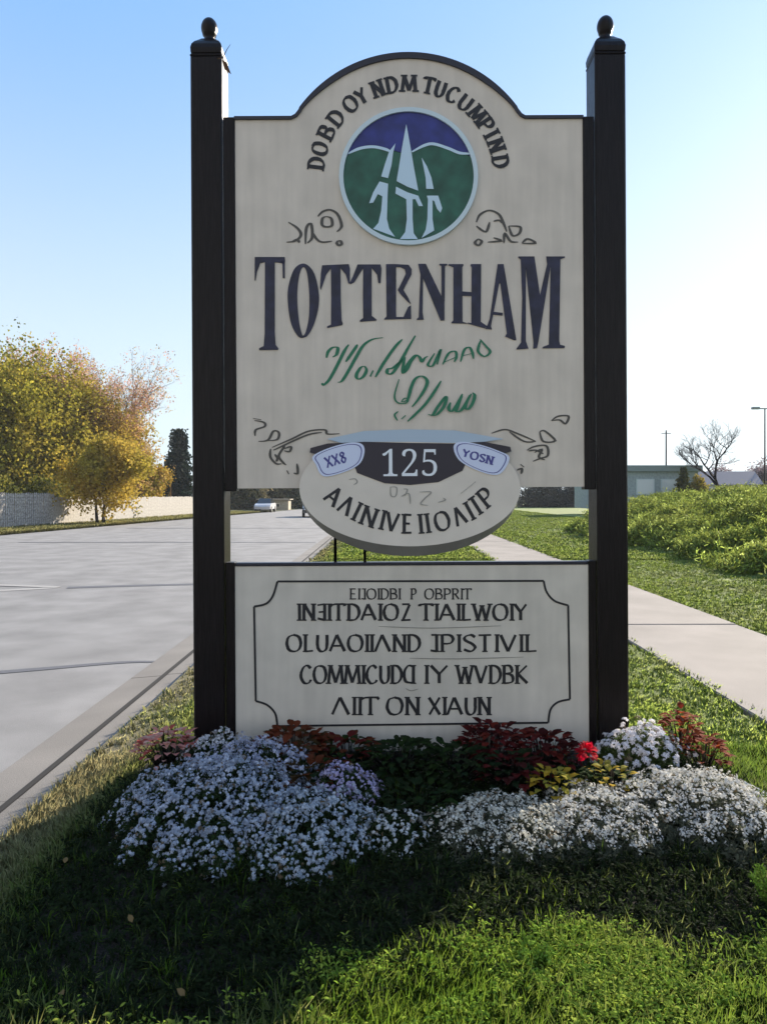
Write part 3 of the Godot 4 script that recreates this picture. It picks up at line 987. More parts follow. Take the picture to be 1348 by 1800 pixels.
func crown_tree(called: String, label: String, at: Vector3, h: float, trunk_h: float, rx: float, rz: float, trunk_r: float, clumps: int, leaves: int, cols: Array, leaf_size: float, group := "", stems := 1, bark: Material = null) -> Node3D:
	var o := thing(called, label, "tree", at, 0.0, group)
	rng.seed = hash(label)
	var g := Geo.new()
	var cc := Vector3(0, (h + trunk_h) / 2, 0)
	var ry := (h - trunk_h) / 2
	var cl := []
	for i in clumps:
		var d := Vector3(rng.randfn(), rng.randfn(), rng.randfn()).normalized() * (rng.randf() ** 0.45)
		var p := cc + Vector3(d.x * rx, d.y * ry, d.z * rz) * 0.86
		cl.append(p)
	for s in stems:
		var bx := Vector3((s - (stems - 1) * 0.5) * trunk_r * 3.5, 0, 0)
		var fork := bx * 1.6 + Vector3(0, trunk_h + ry * 0.35, 0)
		g.tube([bx + Vector3(0, -0.2, 0), bx + Vector3(0, 0.2, 0), bx * 1.2 + Vector3(rng.randfn() * 0.1, trunk_h * 0.6, 0), fork], [trunk_r * 1.35, trunk_r, trunk_r * 0.85, trunk_r * 0.6], 8)
		for i in range(s, cl.size(), stems * 2):
			var e: Vector3 = cl[i]
			var mid := fork.lerp(e, 0.5) + Vector3(rng.randfn(), rng.randfn(), rng.randfn()) * rx * 0.06
			g.tube([fork, mid, e], [trunk_r * 0.42, trunk_r * 0.24, trunk_r * 0.06], 5)
	part("trunk", g, bark if bark else M.bark, o)
	var sprays := [simple_leaves(9, leaf_size, leaf_size * 1.6), simple_leaves(9, leaf_size * 0.85, leaf_size * 1.9)]
	for w in 2:
		var xf := []
		var co := []
		for i in leaves / 2:
			var ci := rng.randi() % cl.size()
			var c: Vector3 = cl[ci]
			var sp := rx * 0.2 * (0.7 + 0.6 * fmod(ci * 0.37, 1.0))
			var p := c + Vector3(rng.randfn(), rng.randfn() * 0.75, rng.randfn()) * sp
			xf.append(xform(p, Vector3(rng.randfn(), rng.randfn(), rng.randfn()), rng.randf() * TAU, rng.randf_range(0.7, 1.3)))
			var k := fmod(ci * 0.618, 1.0) * (cols.size() - 1.001)
			var base: Color = (cols[int(k)] as Color).lerp(cols[int(k) + 1], fmod(k, 1.0))
			co.append(base * rng.randf_range(0.75, 1.3))
		scatter("crown", sprays[w], M.leaf, xf, co, o)
	return o

func bare_tree(called: String, label: String, at: Vector3, h: float, depth: int, rad: float, bark: Material, leaf_n := 0, leaf_cols := [], leaf_size := 0.1, spread := 0.6, lean := Vector3.ZERO, stems := 1) -> Node3D:
	var o := thing(called, label, "tree", at)
	rng.seed = hash(label)
	var ends := []
	var g := Geo.new()
	for s in stems:
		var t := s * TAU / stems
		branchy(g, Vector3(cos(t), 0, sin(t)) * rad * (1.2 if stems > 1 else 0.0), (Vector3.UP + lean + Vector3(cos(t), 0, sin(t)) * (0.35 if stems > 1 else 0.0)).normalized(), h * 0.32, rad, depth, ends, 6, spread)
	part("trunk", g, bark, o)
	if leaf_n:
		var xf := []
		var co := []
		var spray := simple_leaves(6, leaf_size, leaf_size * 2.2)
		for i in leaf_n:
			var e: Vector3 = ends[rng.randi() % ends.size()]
			xf.append(xform(e + Vector3(rng.randfn(), rng.randfn(), rng.randfn()) * leaf_size * 2.0, Vector3(rng.randfn(), rng.randfn(), rng.randfn()), rng.randf() * TAU, rng.randf_range(0.7, 1.3)))
			co.append((leaf_cols[rng.randi() % leaf_cols.size()] as Color) * rng.randf_range(0.8, 1.25))
		scatter("crown", spray, M.leaf, xf, co, o)
	return o

func conifer(called: String, label: String, at: Vector3, h: float, r: float, n: int, cols: Array, ragged := 0.25, group := "") -> Node3D:
	var o := thing(called, label, "tree", at, 0.0, group)
	var g := Geo.new()
	g.tube([Vector3(0, -0.2, 0), Vector3(0, h * 0.5, 0), Vector3(0, h, 0)], [r * 0.09, r * 0.05, 0.01], 6)
	var xf := []
	var co := []
	var spray := simple_leaves(10, r * 0.11, r * 0.14, 0.4)
	for i in n:
		var t := pow(rng.randf(), 1.7)
		var y := h * (0.06 + 0.94 * t)
		var whorl := 0.72 + 0.28 * sin(y / h * 46.0)
		var a := rng.randf() * TAU
		var rr := r * (1.0 - t) * whorl * (1.0 + ragged * sin(a * 3.0 + y * 2.2)) * sqrt(rng.randf_range(0.15, 1.0))
		xf.append(xform(Vector3(cos(a) * rr, y - rr * 0.22, sin(a) * rr), Vector3(cos(a) * 0.4, 1, sin(a) * 0.4), rng.randf() * TAU, rng.randf_range(0.7, 1.3)))
		co.append((cols[rng.randi() % cols.size()] as Color) * rng.randf_range(0.7, 1.3))
	part("trunk", g, M.bark, o)
	scatter("crown", spray, M.needle, xf, co, o)
	return o

func shrub(called: String, label: String, cat: String, at: Vector3, rx: float, ry: float, rz: float, n: int, cols: Array, leaf_size: float, group := "") -> Node3D:
	var o := thing(called, label, cat, at, 0.0, group)
	var xf := []
	var co := []
	var spray := simple_leaves(9, leaf_size, leaf_size * 1.5)
	var f2 := FastNoiseLite.new()
	f2.seed = int(absf(at.x * 13.0 + at.z * 7.0))
	f2.frequency = 1.0
	var g := Geo.new()
	for i in 6:
		var t := rng.randf() * TAU
		g.tube([Vector3(0, -0.1, 0), Vector3(cos(t) * rx * 0.3, ry * 0.5, sin(t) * rz * 0.3), Vector3(cos(t) * rx * 0.6, ry * 0.85, sin(t) * rz * 0.6)], [0.05, 0.035, 0.01], 5)
	part("stem", g, M.bark, o)
	for i in n:
		var d := Vector3(rng.randfn(), absf(rng.randfn()), rng.randfn()).normalized()
		var k := (rng.randf() ** 0.35) * (1.0 + 0.4 * f2.get_noise_3d(d.x * 2.2, d.y * 2.2, d.z * 2.2))
		xf.append(xform(Vector3(d.x * rx, d.y * ry, d.z * rz) * k, d + Vector3(rng.randfn(), rng.randfn(), rng.randfn()) * 0.6, rng.randf() * TAU, rng.randf_range(0.7, 1.3)))
		co.append((cols[rng.randi() % cols.size()] as Color) * rng.randf_range(0.7, 1.3))
	scatter("foliage", spray, M.leaf, xf, co, o)
	return o


# ---------------------------------------------------------------- builders of the surroundings
func build_ground() -> void:
	var g := Geo.new()
	g.quad(Vector3(-700, -0.42, 500), Vector3(700, -0.42, 500), Vector3(700, -0.42, -900), Vector3(-700, -0.42, -900))
	struct("ground", g, M.field)
	# lawn: fine near the sign, coarser away from it
	var xs := [-1.9]
	while xs[-1] < 3.4: xs.append(xs[-1] + 0.13)
	while xs[-1] < 16.0: xs.append(xs[-1] + 0.8)
	while xs[-1] < 160.0: xs.append(xs[-1] * 1.4)
	var zs := [90.0, 50.0, 25.0, 12.0, 6.0]
	while zs[-1] > -2.5: zs.append(zs[-1] - 0.13)
	while zs[-1] > -60.0: zs.append(zs[-1] - 1.1)
	while zs[-1] > -220.0: zs.append(zs[-1] * 1.4)
	g = Geo.new()
	var pts := []
	var cl := []
	for z in zs:
		var row := []
		var rc := []
		for x in xs:
			var y := gy(x, z)
			if x > 2.75 and x < 4.3: y -= 0.06
			row.append(Vector3(x, y, z))
			var lush := Color(0.27, 0.35, 0.065).lerp(Color(0.06, 0.085, 0.02), sstep(-0.4, 0.6, z))  # darker in front of the sign: foreground shade put into the lawn colour
			var dry := Color(0.32, 0.27, 0.15)
			var soil_and_shade := Color(0.024, 0.019, 0.014)  # bed soil, near-black and spread forward as painted foreground shadow
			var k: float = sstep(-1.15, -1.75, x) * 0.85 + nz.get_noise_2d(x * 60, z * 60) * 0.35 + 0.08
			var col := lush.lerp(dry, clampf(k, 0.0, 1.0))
			var bd: float = (1.0 - sstep(1.58, 2.02, z - bed_shade_reach(x) + nz.get_noise_2d(x * 90, z * 90) * 0.3)) * sstep(-0.45, -0.2, z) * (1.0 - sstep(1.5, 1.85, absf(x - 0.2)))  # mask of the bed and of the painted shadow band before it
			rc.append(col.lerp(soil_and_shade, bd))
		pts.append(row)
		cl.append(rc)
	var nrm := []
	for i in zs.size():
		var row := []
		for j in xs.size():
			var dx: Vector3 = pts[i][mini(j + 1, xs.size() - 1)] - pts[i][maxi(j - 1, 0)]
			var dz: Vector3 = pts[maxi(i - 1, 0)][j] - pts[mini(i + 1, zs.size() - 1)][j]
			row.append(dz.cross(dx).normalized())
		nrm.append(row)
	for i in zs.size() - 1:
		for j in xs.size() - 1:
			for q in [[i, j, i, j + 1, i + 1, j + 1], [i, j, i + 1, j + 1, i + 1, j]]:
				g.v.append(pts[q[0]][q[1]]); g.v.append(pts[q[4]][q[5]]); g.v.append(pts[q[2]][q[3]])
				g.n.append(nrm[q[0]][q[1]]); g.n.append(nrm[q[4]][q[5]]); g.n.append(nrm[q[2]][q[3]])
				g.c.append(cl[q[0]][q[1]]); g.c.append(cl[q[4]][q[5]]); g.c.append(cl[q[2]][q[3]])
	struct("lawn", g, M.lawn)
	# road
	g = Geo.new()
	var rz := [90.0, 40.0, 14.0, 4.0, -8.0, -20.0, -35.0, -55.0, -80.0, -135.0]
	for i in rz.size() - 1:
		var a: float = rz[i]
		var b: float = rz[i + 1]
		g.quad(Vector3(road_far(a), -0.33, a), Vector3(-2.48, -0.325, a), Vector3(-2.48, -0.325, b), Vector3(road_far(b), -0.33, b))
	struct("road", g, M.asphalt)
	# verge beyond the road
	g = Geo.new()
	for i in rz.size() - 1:
		var a: float = rz[i]
		var b: float = rz[i + 1]
		g.quad(Vector3(road_far(a) - 120, -0.26, a), Vector3(road_far(a), -0.3, a), Vector3(road_far(b), -0.3, b), Vector3(road_far(b) - 120, -0.26, b), Color(0.12, 0.13, 0.04))
	struct("verge", g, M.lawn)
	# tar seams, faded paint
	var y := -0.32
	for q in [["-8.2 -1.0,-5.6 -2.6,-3.85 -3.3,-2.9 -3.7,-2.5 -3.75", 0.11, 0.03], ["-6.2 -10.2,-4.9 -10.55,-3.6 -10.8,-2.5 -10.9", 0.14, 0.12]]:
		g = Geo.new()
		var p := curve(nums(q[0]), 6)
		for i in p.size() - 1:
			var d := (p[i + 1] - p[i]).normalized()
			var k := Vector2(-d.y, d.x)
			var w0: float = lerpf(q[1], q[2], float(i) / p.size())
			var w1: float = lerpf(q[1], q[2], float(i + 1) / p.size())
			var a := p[i] + k * w0; var b := p[i] - k * w0
			var c := p[i + 1] - k * w1; var e := p[i + 1] + k * w1
			g.quad(Vector3(a.x, y, a.y), Vector3(b.x, y, b.y), Vector3(c.x, y, c.y), Vector3(e.x, y, e.y))
		struct("tar_seam", g, M.tar)
	for q in [["-11.5 -8.3,-9.6 -9.0,-8.1 -9.4,-6.4 -10.2", 0.1], ["-12.5 -10.7,-9.0 -10.8,-6.4 -10.25", 0.08]]:
		g = Geo.new()
		var p := curve(nums(q[0]), 6)
		for i in p.size() - 1:
			var k := Vector2(0, 1.4)
			var kw: Vector2 = k * q[1]
			var a := p[i] + kw; var b := p[i] - kw
			var c := p[i + 1] - kw; var e := p[i + 1] + kw
			g.quad(Vector3(a.x, y, a.y), Vector3(b.x, y, b.y), Vector3(c.x, y, c.y), Vector3(e.x, y, e.y))
		struct("road_marking", g, M.worn_line)
		y += 0.004
	for z in [-24.0, -36.0]:
		g = Geo.new()
		g.quad(Vector3(-14.0, -0.32, z), Vector3(-2.6, -0.32, z), Vector3(-2.6, -0.32, z - 0.3), Vector3(-14.0, -0.32, z - 0.3))
		struct("tar_seam", g, M.tar)
	# kerb with its gutter pan, cast in lengths
	var prof := nums("-2.5 -.317,-2.2 -.292,-2.188 -.294,-2.186 -.36,-2.15 -.36,-2.148 -.284,-2.136 -.278,-1.93 -.262,-1.905 -.264,-1.895 -.275,-1.895 -.45")
	var kerb := Node3D.new()
	kerb.name = "kerb"
	kerb.set_meta("kind", "structure")
	add_child(kerb)
	var z0 := 30.0
	var seg: ArrayMesh
	while z0 > -60.0:
		if seg == null:
			g = Geo.new()
			for i in prof.size() - 1:
				var a := prof[i]
				var b := prof[i + 1]
				g.quad(Vector3(a.x, a.y, 0), Vector3(b.x, b.y, 0), Vector3(b.x, b.y, -2.993), Vector3(a.x, a.y, -2.993))
			for e in [0.0, -2.993]:
				var cap := PackedVector2Array(prof)
				cap.append(Vector2(-2.5, -0.45))
				var id := Geometry2D.triangulate_polygon(cap)
				for i in range(0, id.size(), 3):
					g.tri(Vector3(cap[id[i]].x, cap[id[i]].y, e), Vector3(cap[id[i + 1]].x, cap[id[i + 1]].y, e), Vector3(cap[id[i + 2]].x, cap[id[i + 2]].y, e))
			seg = g.mesh()
		var o := inst("kerb_length", seg, M.concrete, kerb)
		o.position = Vector3(rng.randf_range(-0.003, 0.003), rng.randf_range(-0.003, 0.003), z0)
		z0 -= 3.0
	g = Geo.new()
	g.quad(Vector3(-2.198, -0.287, 30), Vector3(-2.14, -0.275, 30), Vector3(-2.14, -0.275, -60), Vector3(-2.198, -0.287, -60))
	part("joint_filler", g, mat(Color(0.014, 0.012, 0.011), 0.98), kerb)
	# sidewalk slabs
	var walk := Node3D.new()
	walk.name = "sidewalk"
	walk.set_meta("kind", "structure")
	add_child(walk)
	g = Geo.new()
	g.box(Vector3.ZERO, Vector3(1.66, 0.12, 3.985), 0.012)
	var slab := g.mesh()
	for i in 26:
		var o := inst("slab", slab, M.walk, walk)
		o.position = Vector3(3.53, -0.157 + rng.randf_range(-0.004, 0.004), 29.2 - i * 4.0)
		o.rotation.z = rng.randf_range(-0.004, 0.004)

func grass(called: String, n: int, where: Callable, meshes: Array, cols: Array, sc_lo: float, sc_hi: float) -> void:
	var lists := []
	for m in meshes: lists.append([[], []])
	var got := 0
	var tries := 0
	while got < n and tries < n * 8:
		tries += 1
		var p: Vector3 = where.call()
		if p.y < -50.0:
			continue
		var k := rng.randi() % meshes.size()
		lists[k][0].append(Transform3D(Basis(Vector3.UP, rng.randf() * TAU).scaled_local(Vector3.ONE * rng.randf_range(sc_lo, sc_hi)), Vector3(p.x, p.y - 0.006, p.z)))
		var dry := clampf(sstep(-1.15, -1.75, p.x) * 0.8 + nz.get_noise_2d(p.x * 60, p.z * 60) * 0.5 + rng.randf_range(-0.15, 0.25), 0.0, 1.0)
		lists[k][1].append((cols[rng.randi() % (cols.size() - 1)] as Color).lerp(cols[-1], dry) * rng.randf_range(0.75, 1.25))
		got += 1
	for k in meshes.size():
		scatter(called, meshes[k], M.blade, lists[k][0], lists[k][1], self)

func in_walk(x: float) -> bool:
	return x > 2.72 + rng.randf_range(-0.02, 0.1) and x < 4.36

func build_grass() -> void:
	rng.seed = 847
	var lush := [Color(0.085, 0.15, 0.014), Color(0.125, 0.185, 0.02), Color(0.065, 0.12, 0.014), Color(0.37, 0.31, 0.15)]  # near blade colours lowered to deepen the foreground shade
	var near := func() -> Vector3:
		var x := rng.randf_range(-1.88, 2.74)
		var z := rng.randf_range(-0.3, 2.75)
		var bd: float = (1.0 - sstep(1.58, 2.02, z - bed_shade_reach(x) + nz.get_noise_2d(x * 90, z * 90) * 0.3)) * sstep(-0.45, -0.2, z) * (1.0 - sstep(1.5, 1.85, absf(x - 0.2)))
		if rng.randf() < bd * 0.97: return Vector3(0, -99, 0)
		if x < -1.3 and rng.randf() < sstep(-1.3, -1.85, x) * 0.65: return Vector3(0, -99, 0)
		return Vector3(x, gy(x, z), z)
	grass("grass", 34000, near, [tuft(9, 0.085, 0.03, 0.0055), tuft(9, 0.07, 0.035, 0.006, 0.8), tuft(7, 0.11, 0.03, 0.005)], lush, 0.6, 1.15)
	# clover and small weeds in the foreground grass
	var weeds := func() -> Vector3:
		var x := rng.randf_range(-1.6, 1.9)
		var z := rng.randf_range(1.3, 2.75)
		if x < -0.85 + rng.randfn() * 0.2 or rng.randf() < 1.0 - sstep(1.58, 2.0, z - bed_shade_reach(x) + nz.get_noise_2d(x * 90, z * 90) * 0.3): return Vector3(0, -99, 0)
		if nz.get_noise_2d(x * 160 + 40, z * 160) * 1.6 + 0.1 * nz.get_noise_2d(x * 900, z * 900) < rng.randf_range(-0.5, 0.75): return Vector3(0, -99, 0)
		return Vector3(x, gy(x, z) + rng.randf_range(0.01, 0.075), z)
	grass("clover", 13000, weeds, [sprig(7, 0.017, 0.008, 0.024), sprig(6, 0.022, 0.008, 0.03)], [Color(0.19, 0.3, 0.035), Color(0.28, 0.36, 0.05), Color(0.12, 0.21, 0.028), Color(0.36, 0.36, 0.08)], 0.7, 1.3)
	var mid := func() -> Vector3:
		var z := -rng.randf() ** 1.5 * 14.0 - 0.2
		var x := rng.randf_range(-1.88, 8.5)
		if in_walk(x): return Vector3(0, -99, 0)
		if x < -1.3 and rng.randf() < sstep(-1.3, -1.85, x) * 0.5: return Vector3(0, -99, 0)
		return Vector3(x, gy(x, z), z)
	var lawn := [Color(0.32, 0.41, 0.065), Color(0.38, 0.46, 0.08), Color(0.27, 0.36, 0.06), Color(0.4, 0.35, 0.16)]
	grass("lawn_grass", 42000, mid, [tuft(8, 0.05, 0.04, 0.008, 0.7), tuft(8, 0.06, 0.05, 0.009, 0.6)], lawn, 0.7, 1.2)
	var far := func() -> Vector3:
		var z := -14.0 - rng.randf() ** 1.5 * 66.0
		var x := rng.randf_range(-1.85, 14.0)
		if in_walk(x): return Vector3(0, -99, 0)
		return Vector3(x, gy(x, z), z)
	grass("lawn_grass", 34000, far, [tuft(8, 0.07, 0.12, 0.022, 0.7)], lawn, 0.7, 1.3)
	var verge := func() -> Vector3:
		var z := -rng.randf_range(18.0, 75.0)
		return Vector3(road_far(z) - 0.05 - rng.randf() ** 2 * 4.5, -0.3, z)
	grass("verge_grass", 9000, verge, [tuft(8, 0.16, 0.15, 0.03, 0.6)], [Color(0.17, 0.22, 0.05), Color(0.22, 0.25, 0.07), Color(0.28, 0.25, 0.1)], 0.6, 1.5)

func build_bed() -> void:
	rng.seed = 693
	floret = floret_cluster(6, 0.0065, 0.0085)
	floret_b = floret_cluster(5, 0.006, 0.011)
	small_leaf = sprig(7, 0.022, 0.007, 0.018)
	var gl := Color(0.035, 0.06, 0.022)
	# beside the road: pale lilac cushions
	mound("alyssum", "large cushion of pale lilac-white flowers in the sign's shade beside the road", "flowers", -0.79, 0.8, 0.46, 0.46, 0.19, 3400, 3200, Color(0.3, 0.35, 0.44), Color(0.66, 0.71, 0.83), gl, "pale flower cushions")
	mound("alyssum", "pale lilac-white flower cushion reaching toward the grass below the middle of the panel", "flowers", -0.36, 0.98, 0.36, 0.34, 0.14, 1700, 1700, Color(0.3, 0.36, 0.44), Color(0.67, 0.73, 0.82), gl, "pale flower cushions")
	mound("alyssum", "pale lilac flower cushion behind the large one, at the foot of the roadside post", "flowers", -0.66, 0.5, 0.36, 0.28, 0.2, 1500, 1400, Color(0.32, 0.35, 0.48), Color(0.66, 0.69, 0.84), gl, "pale flower cushions")
	mound("alyssum", "small lavender flower clump beside the dark red-brown leaves below the panel", "flowers", -0.2, 0.66, 0.2, 0.16, 0.15, 480, 560, Color(0.46, 0.41, 0.66), Color(0.62, 0.58, 0.78), gl)
	mound("alyssum", "thin sparse sprig of white flowers just beside the bed's bare gap", "flowers", 0.05, 0.98, 0.19, 0.19, 0.07, 300, 380, Color(0.6, 0.64, 0.68), Color(0.76, 0.77, 0.78), gl, "", false, 1.0, 0.2)
	mound("alyssum", "little white flower clump at the foot of the sign post beside the road", "flowers", -0.9, 0.24, 0.22, 0.13, 0.18, 330, 500, Color(0.6, 0.62, 0.7), Color(0.78, 0.78, 0.8), gl)
	# towards the sidewalk: silvery white mounds
	var sv := Color(0.1, 0.11, 0.075)
	mound("white_mound", "silvery white mound of fine flowers nearest the bed's middle gap", "flowers", 0.56, 0.98, 0.38, 0.27, 0.11, 1500, 1700, Color(0.58, 0.57, 0.5), Color(0.8, 0.79, 0.73), sv, "silvery white mounds", true, 1.05, 0.6)
	mound("white_mound", "silvery white mound sloping between its two neighbours below the yellow leaves", "flowers", 1.0, 0.93, 0.3, 0.3, 0.12, 1150, 1400, Color(0.56, 0.56, 0.54), Color(0.8, 0.79, 0.76), sv, "silvery white mounds", true, 1.05, 0.6)
	mound("white_mound", "broadest silvery white mound at the bed's end beside the sidewalk lawn", "flowers", 1.5, 0.83, 0.44, 0.36, 0.14, 2100, 2300, Color(0.58, 0.57, 0.55), Color(0.82, 0.81, 0.77), sv, "silvery white mounds", true, 1.05, 0.6)
	mound("petunia", "bright white and pink petunias at the foot of the post near the sidewalk", "flowers", 1.42, 0.24, 0.25, 0.2, 0.2, 260, 900, Color(0.84, 0.8, 0.82), Color(0.86, 0.84, 0.88), Color(0.07, 0.1, 0.03), "", false, 1.9)
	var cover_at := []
	var cover_shade_tint := []
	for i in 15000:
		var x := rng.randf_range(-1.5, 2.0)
		var z := rng.randf_range(0.3, 1.93 + bed_shade_reach(x)) + nz.get_noise_2d(x * 90, 3.0) * 0.15
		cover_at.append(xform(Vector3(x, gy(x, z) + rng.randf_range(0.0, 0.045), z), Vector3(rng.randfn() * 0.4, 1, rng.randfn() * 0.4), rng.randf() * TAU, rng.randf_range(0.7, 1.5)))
		cover_shade_tint.append(Color(0.02, 0.032, 0.012) * rng.randf_range(0.6, 1.4))
	scatter("added_shade_cover", small_leaf, M.leaf, cover_at, cover_shade_tint, self)  # near-black leaves added to stand in for the foreground shadow
	# leaf plants against the panel
	var maroon := [Color(0.12, 0.018, 0.018), Color(0.18, 0.028, 0.022), Color(0.06, 0.014, 0.014)]
	var brown := [Color(0.13, 0.038, 0.018), Color(0.18, 0.045, 0.02), Color(0.07, 0.042, 0.018)]
	var rust := [Color(0.24, 0.05, 0.022), Color(0.3, 0.08, 0.03), Color(0.17, 0.03, 0.018)]
	var gold := [Color(0.5, 0.34, 0.04), Color(0.4, 0.34, 0.05), Color(0.3, 0.27, 0.05)]
	var pink := [Color(0.62, 0.27, 0.22), Color(0.42, 0.1, 0.08), Color(0.7, 0.42, 0.35)]
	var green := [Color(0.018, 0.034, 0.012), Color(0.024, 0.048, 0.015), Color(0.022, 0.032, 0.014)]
	leafy_plant("coleus", "pink-edged coleus catching the sun beside the roadside sign post", "plant", -1.21, 0.2, 0.19, 0.19, 110, pink)
	leafy_plant("coleus", "red-brown coleus under the lower panel's corner near the road", "plant", -0.5, 0.24, 0.24, 0.19, 150, brown, 1.25, null, "dark coleus along the panel")
	leafy_plant("coleus", "red-brown coleus between the lilac cushion and the lavender clump", "plant", -0.38, 0.6, 0.17, 0.15, 90, [brown[2], brown[0], green[0]], 1.2, null, "dark coleus along the panel")
	leafy_plant("coleus", "brownish red coleus in front of the panel's bottom border line", "plant", -0.2, 0.24, 0.2, 0.15, 110, [brown[0], green[1], maroon[0]], 1.2, null, "dark coleus along the panel")
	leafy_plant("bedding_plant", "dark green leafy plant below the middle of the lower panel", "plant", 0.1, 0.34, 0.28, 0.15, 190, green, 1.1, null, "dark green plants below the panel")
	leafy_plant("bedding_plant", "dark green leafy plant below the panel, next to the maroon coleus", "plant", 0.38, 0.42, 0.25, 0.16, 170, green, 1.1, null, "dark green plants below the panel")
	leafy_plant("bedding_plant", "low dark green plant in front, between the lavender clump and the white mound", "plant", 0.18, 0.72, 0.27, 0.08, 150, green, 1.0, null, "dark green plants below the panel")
	leafy_plant("coleus", "tall maroon coleus covering the panel's lower border", "plant", 0.6, 0.2, 0.19, 0.21, 150, maroon, 1.2, null, "dark coleus along the panel")
	leafy_plant("coleus", "maroon coleus beside the red flower head", "plant", 0.88, 0.26, 0.2, 0.19, 140, maroon, 1.2, null, "dark coleus along the panel")
	leafy_plant("coleus", "dim maroon coleus above the silvery white mound", "plant", 0.66, 0.52, 0.2, 0.15, 120, [maroon[0], maroon[2], green[0]], 1.2, null, "dark coleus along the panel")
	leafy_plant("coleus", "golden yellow coleus below the red flower head", "plant", 0.84, 0.66, 0.13, 0.14, 60, gold, 0.95, null, "golden coleus")
	leafy_plant("coleus", "golden green coleus below the white petunias", "plant", 1.14, 0.6, 0.16, 0.13, 70, [gold[2], gold[0], green[1]], 0.95, null, "golden coleus")
	leafy_plant("coleus", "tall rust-orange coleus lit from behind, beyond the white petunias", "plant", 1.7, 0.1, 0.12, 0.26, 80, rust, 1.1, null, "rust coleus")
	leafy_plant("coleus", "lower rust-red coleus at the bed's edge beside the lawn", "plant", 1.77, 0.24, 0.13, 0.18, 80, rust, 1.1, null, "rust coleus")
	# one red flower head on a stem
	var o := thing("red_flower", "single bright red flower head in front of the sign post near the sidewalk", "flower", Vector3(1.05, gy(1.05, 0.5), 0.5))
	var g := Geo.new()
	g.tube([Vector3.ZERO, Vector3(0.01, 0.08, 0.0), Vector3(0.0, 0.16, 0.01)], [0.005, 0.004, 0.004], 5)
	part("stem", g, mat(Color(0.05, 0.1, 0.03), 0.7), o)
	var pms := []
	for c in [Color(0.6, 0.015, 0.035), Color(0.42, 0.01, 0.03)]:
		g = Geo.new()
		leaf_into(g, Vector3.ZERO, Vector3.FORWARD, Vector3.UP, 0.04, 0.032, c)
		pms.append(g.mesh())
	for i in 46:
		var y := 1.0 - 1.5 * (i + 0.5) / 46
		var t := i * 2.39996
		var d := Vector3(cos(t) * sqrt(1 - y * y), y, sin(t) * sqrt(1 - y * y))
		var n := inst("petal", pms[i % 2], M.leaf, o)
		var f := (d + Vector3(rng.randfn(), rng.randfn(), rng.randfn()) * 0.4).normalized()
		var side := f.cross(Vector3(0.3, 1, 0.2)).normalized()
		n.transform = Transform3D(Basis(side, side.cross(f), -f), Vector3(0, 0.17, 0.01) + d * 0.026)
	# a few fallen leaves
	var fallen: Node3D
	for q in [[-0.92, 1.62, "tan fallen leaf in the shade a little in front of the lilac cushion"], [-0.62, 2.02, "tan fallen leaf in shaded grass next to the sunlit patch"], [-1.02, 2.0, "tan fallen leaf in the grass at the picture's lower corner on the road side"], [0.66, 1.78, "tan fallen leaf on the sunlit grass below the silvery mounds"], [-1.35, 1.2, "tan fallen leaf between the lilac cushion and the kerb"]]:
		var lf: Node3D
		if fallen == null:
			lf = thing("fallen_leaf", q[2], "leaf", Vector3.ZERO, 0.0, "fallen leaves in the grass")
			fallen = lf
			g = Geo.new()
			leaf_into(g, Vector3.ZERO, Vector3.FORWARD, Vector3.UP, 0.034, 0.022, Color(0.26, 0.18, 0.08))
			part("blade", g, M.leaf, lf)
		else:
			lf = fallen.duplicate()
			lf.name = numbered("fallen_leaf")
			add_child(lf, true)
		lf.set_meta("label", q[2])
		lf.position = Vector3(q[0], gy(q[0], q[1]) + 0.055, q[1])
		lf.rotation = Vector3(rng.randf_range(0.2, 0.9), rng.randf() * TAU, rng.randf_range(-0.5, 0.5))
	# tall weeds at the edge of the bed
	for q in [[1.5, 1.45, 0.2, "leafy weed lit from behind in the foreground grass, beside the bed's end"], [1.64, 1.3, 0.26, "tallest leafy weed at the bed's end beside the broad white mound"], [0.52, 1.85, 0.13, "low leafy weed in the foreground grass below the bed's gap"]]:
		var w := thing("weed", q[3], "weed", Vector3(q[0], gy(q[0], q[1]), q[1]))
		g = Geo.new()
		var xf := []
		var co := []
		for s in 6:
			var lean := Vector3(rng.randfn() * 0.28, 1, rng.randfn() * 0.28).normalized()
			var hh: float = q[2] * rng.randf_range(0.7, 1.1)
			g.tube([Vector3.ZERO, lean * hh * 0.5, lean * hh + Vector3(lean.x, 0, lean.z) * hh * 0.2], [0.003, 0.0025, 0.001], 4)
			for i in 16:
				var k := rng.randf_range(0.2, 1.0)
				xf.append(xform(lean * hh * k + Vector3(rng.randfn(), 0, rng.randfn()) * 0.008, Vector3(rng.randfn(), 1, rng.randfn()), rng.randf() * TAU, rng.randf_range(0.5, 1.0)))
				co.append(Color(0.11, 0.2, 0.03) * rng.randf_range(0.7, 1.3))
		part("stem", g, mat(Color(0.08, 0.12, 0.03), 0.7), w)
		scatter("leaves", small_leaf, M.blade, xf, co, w)

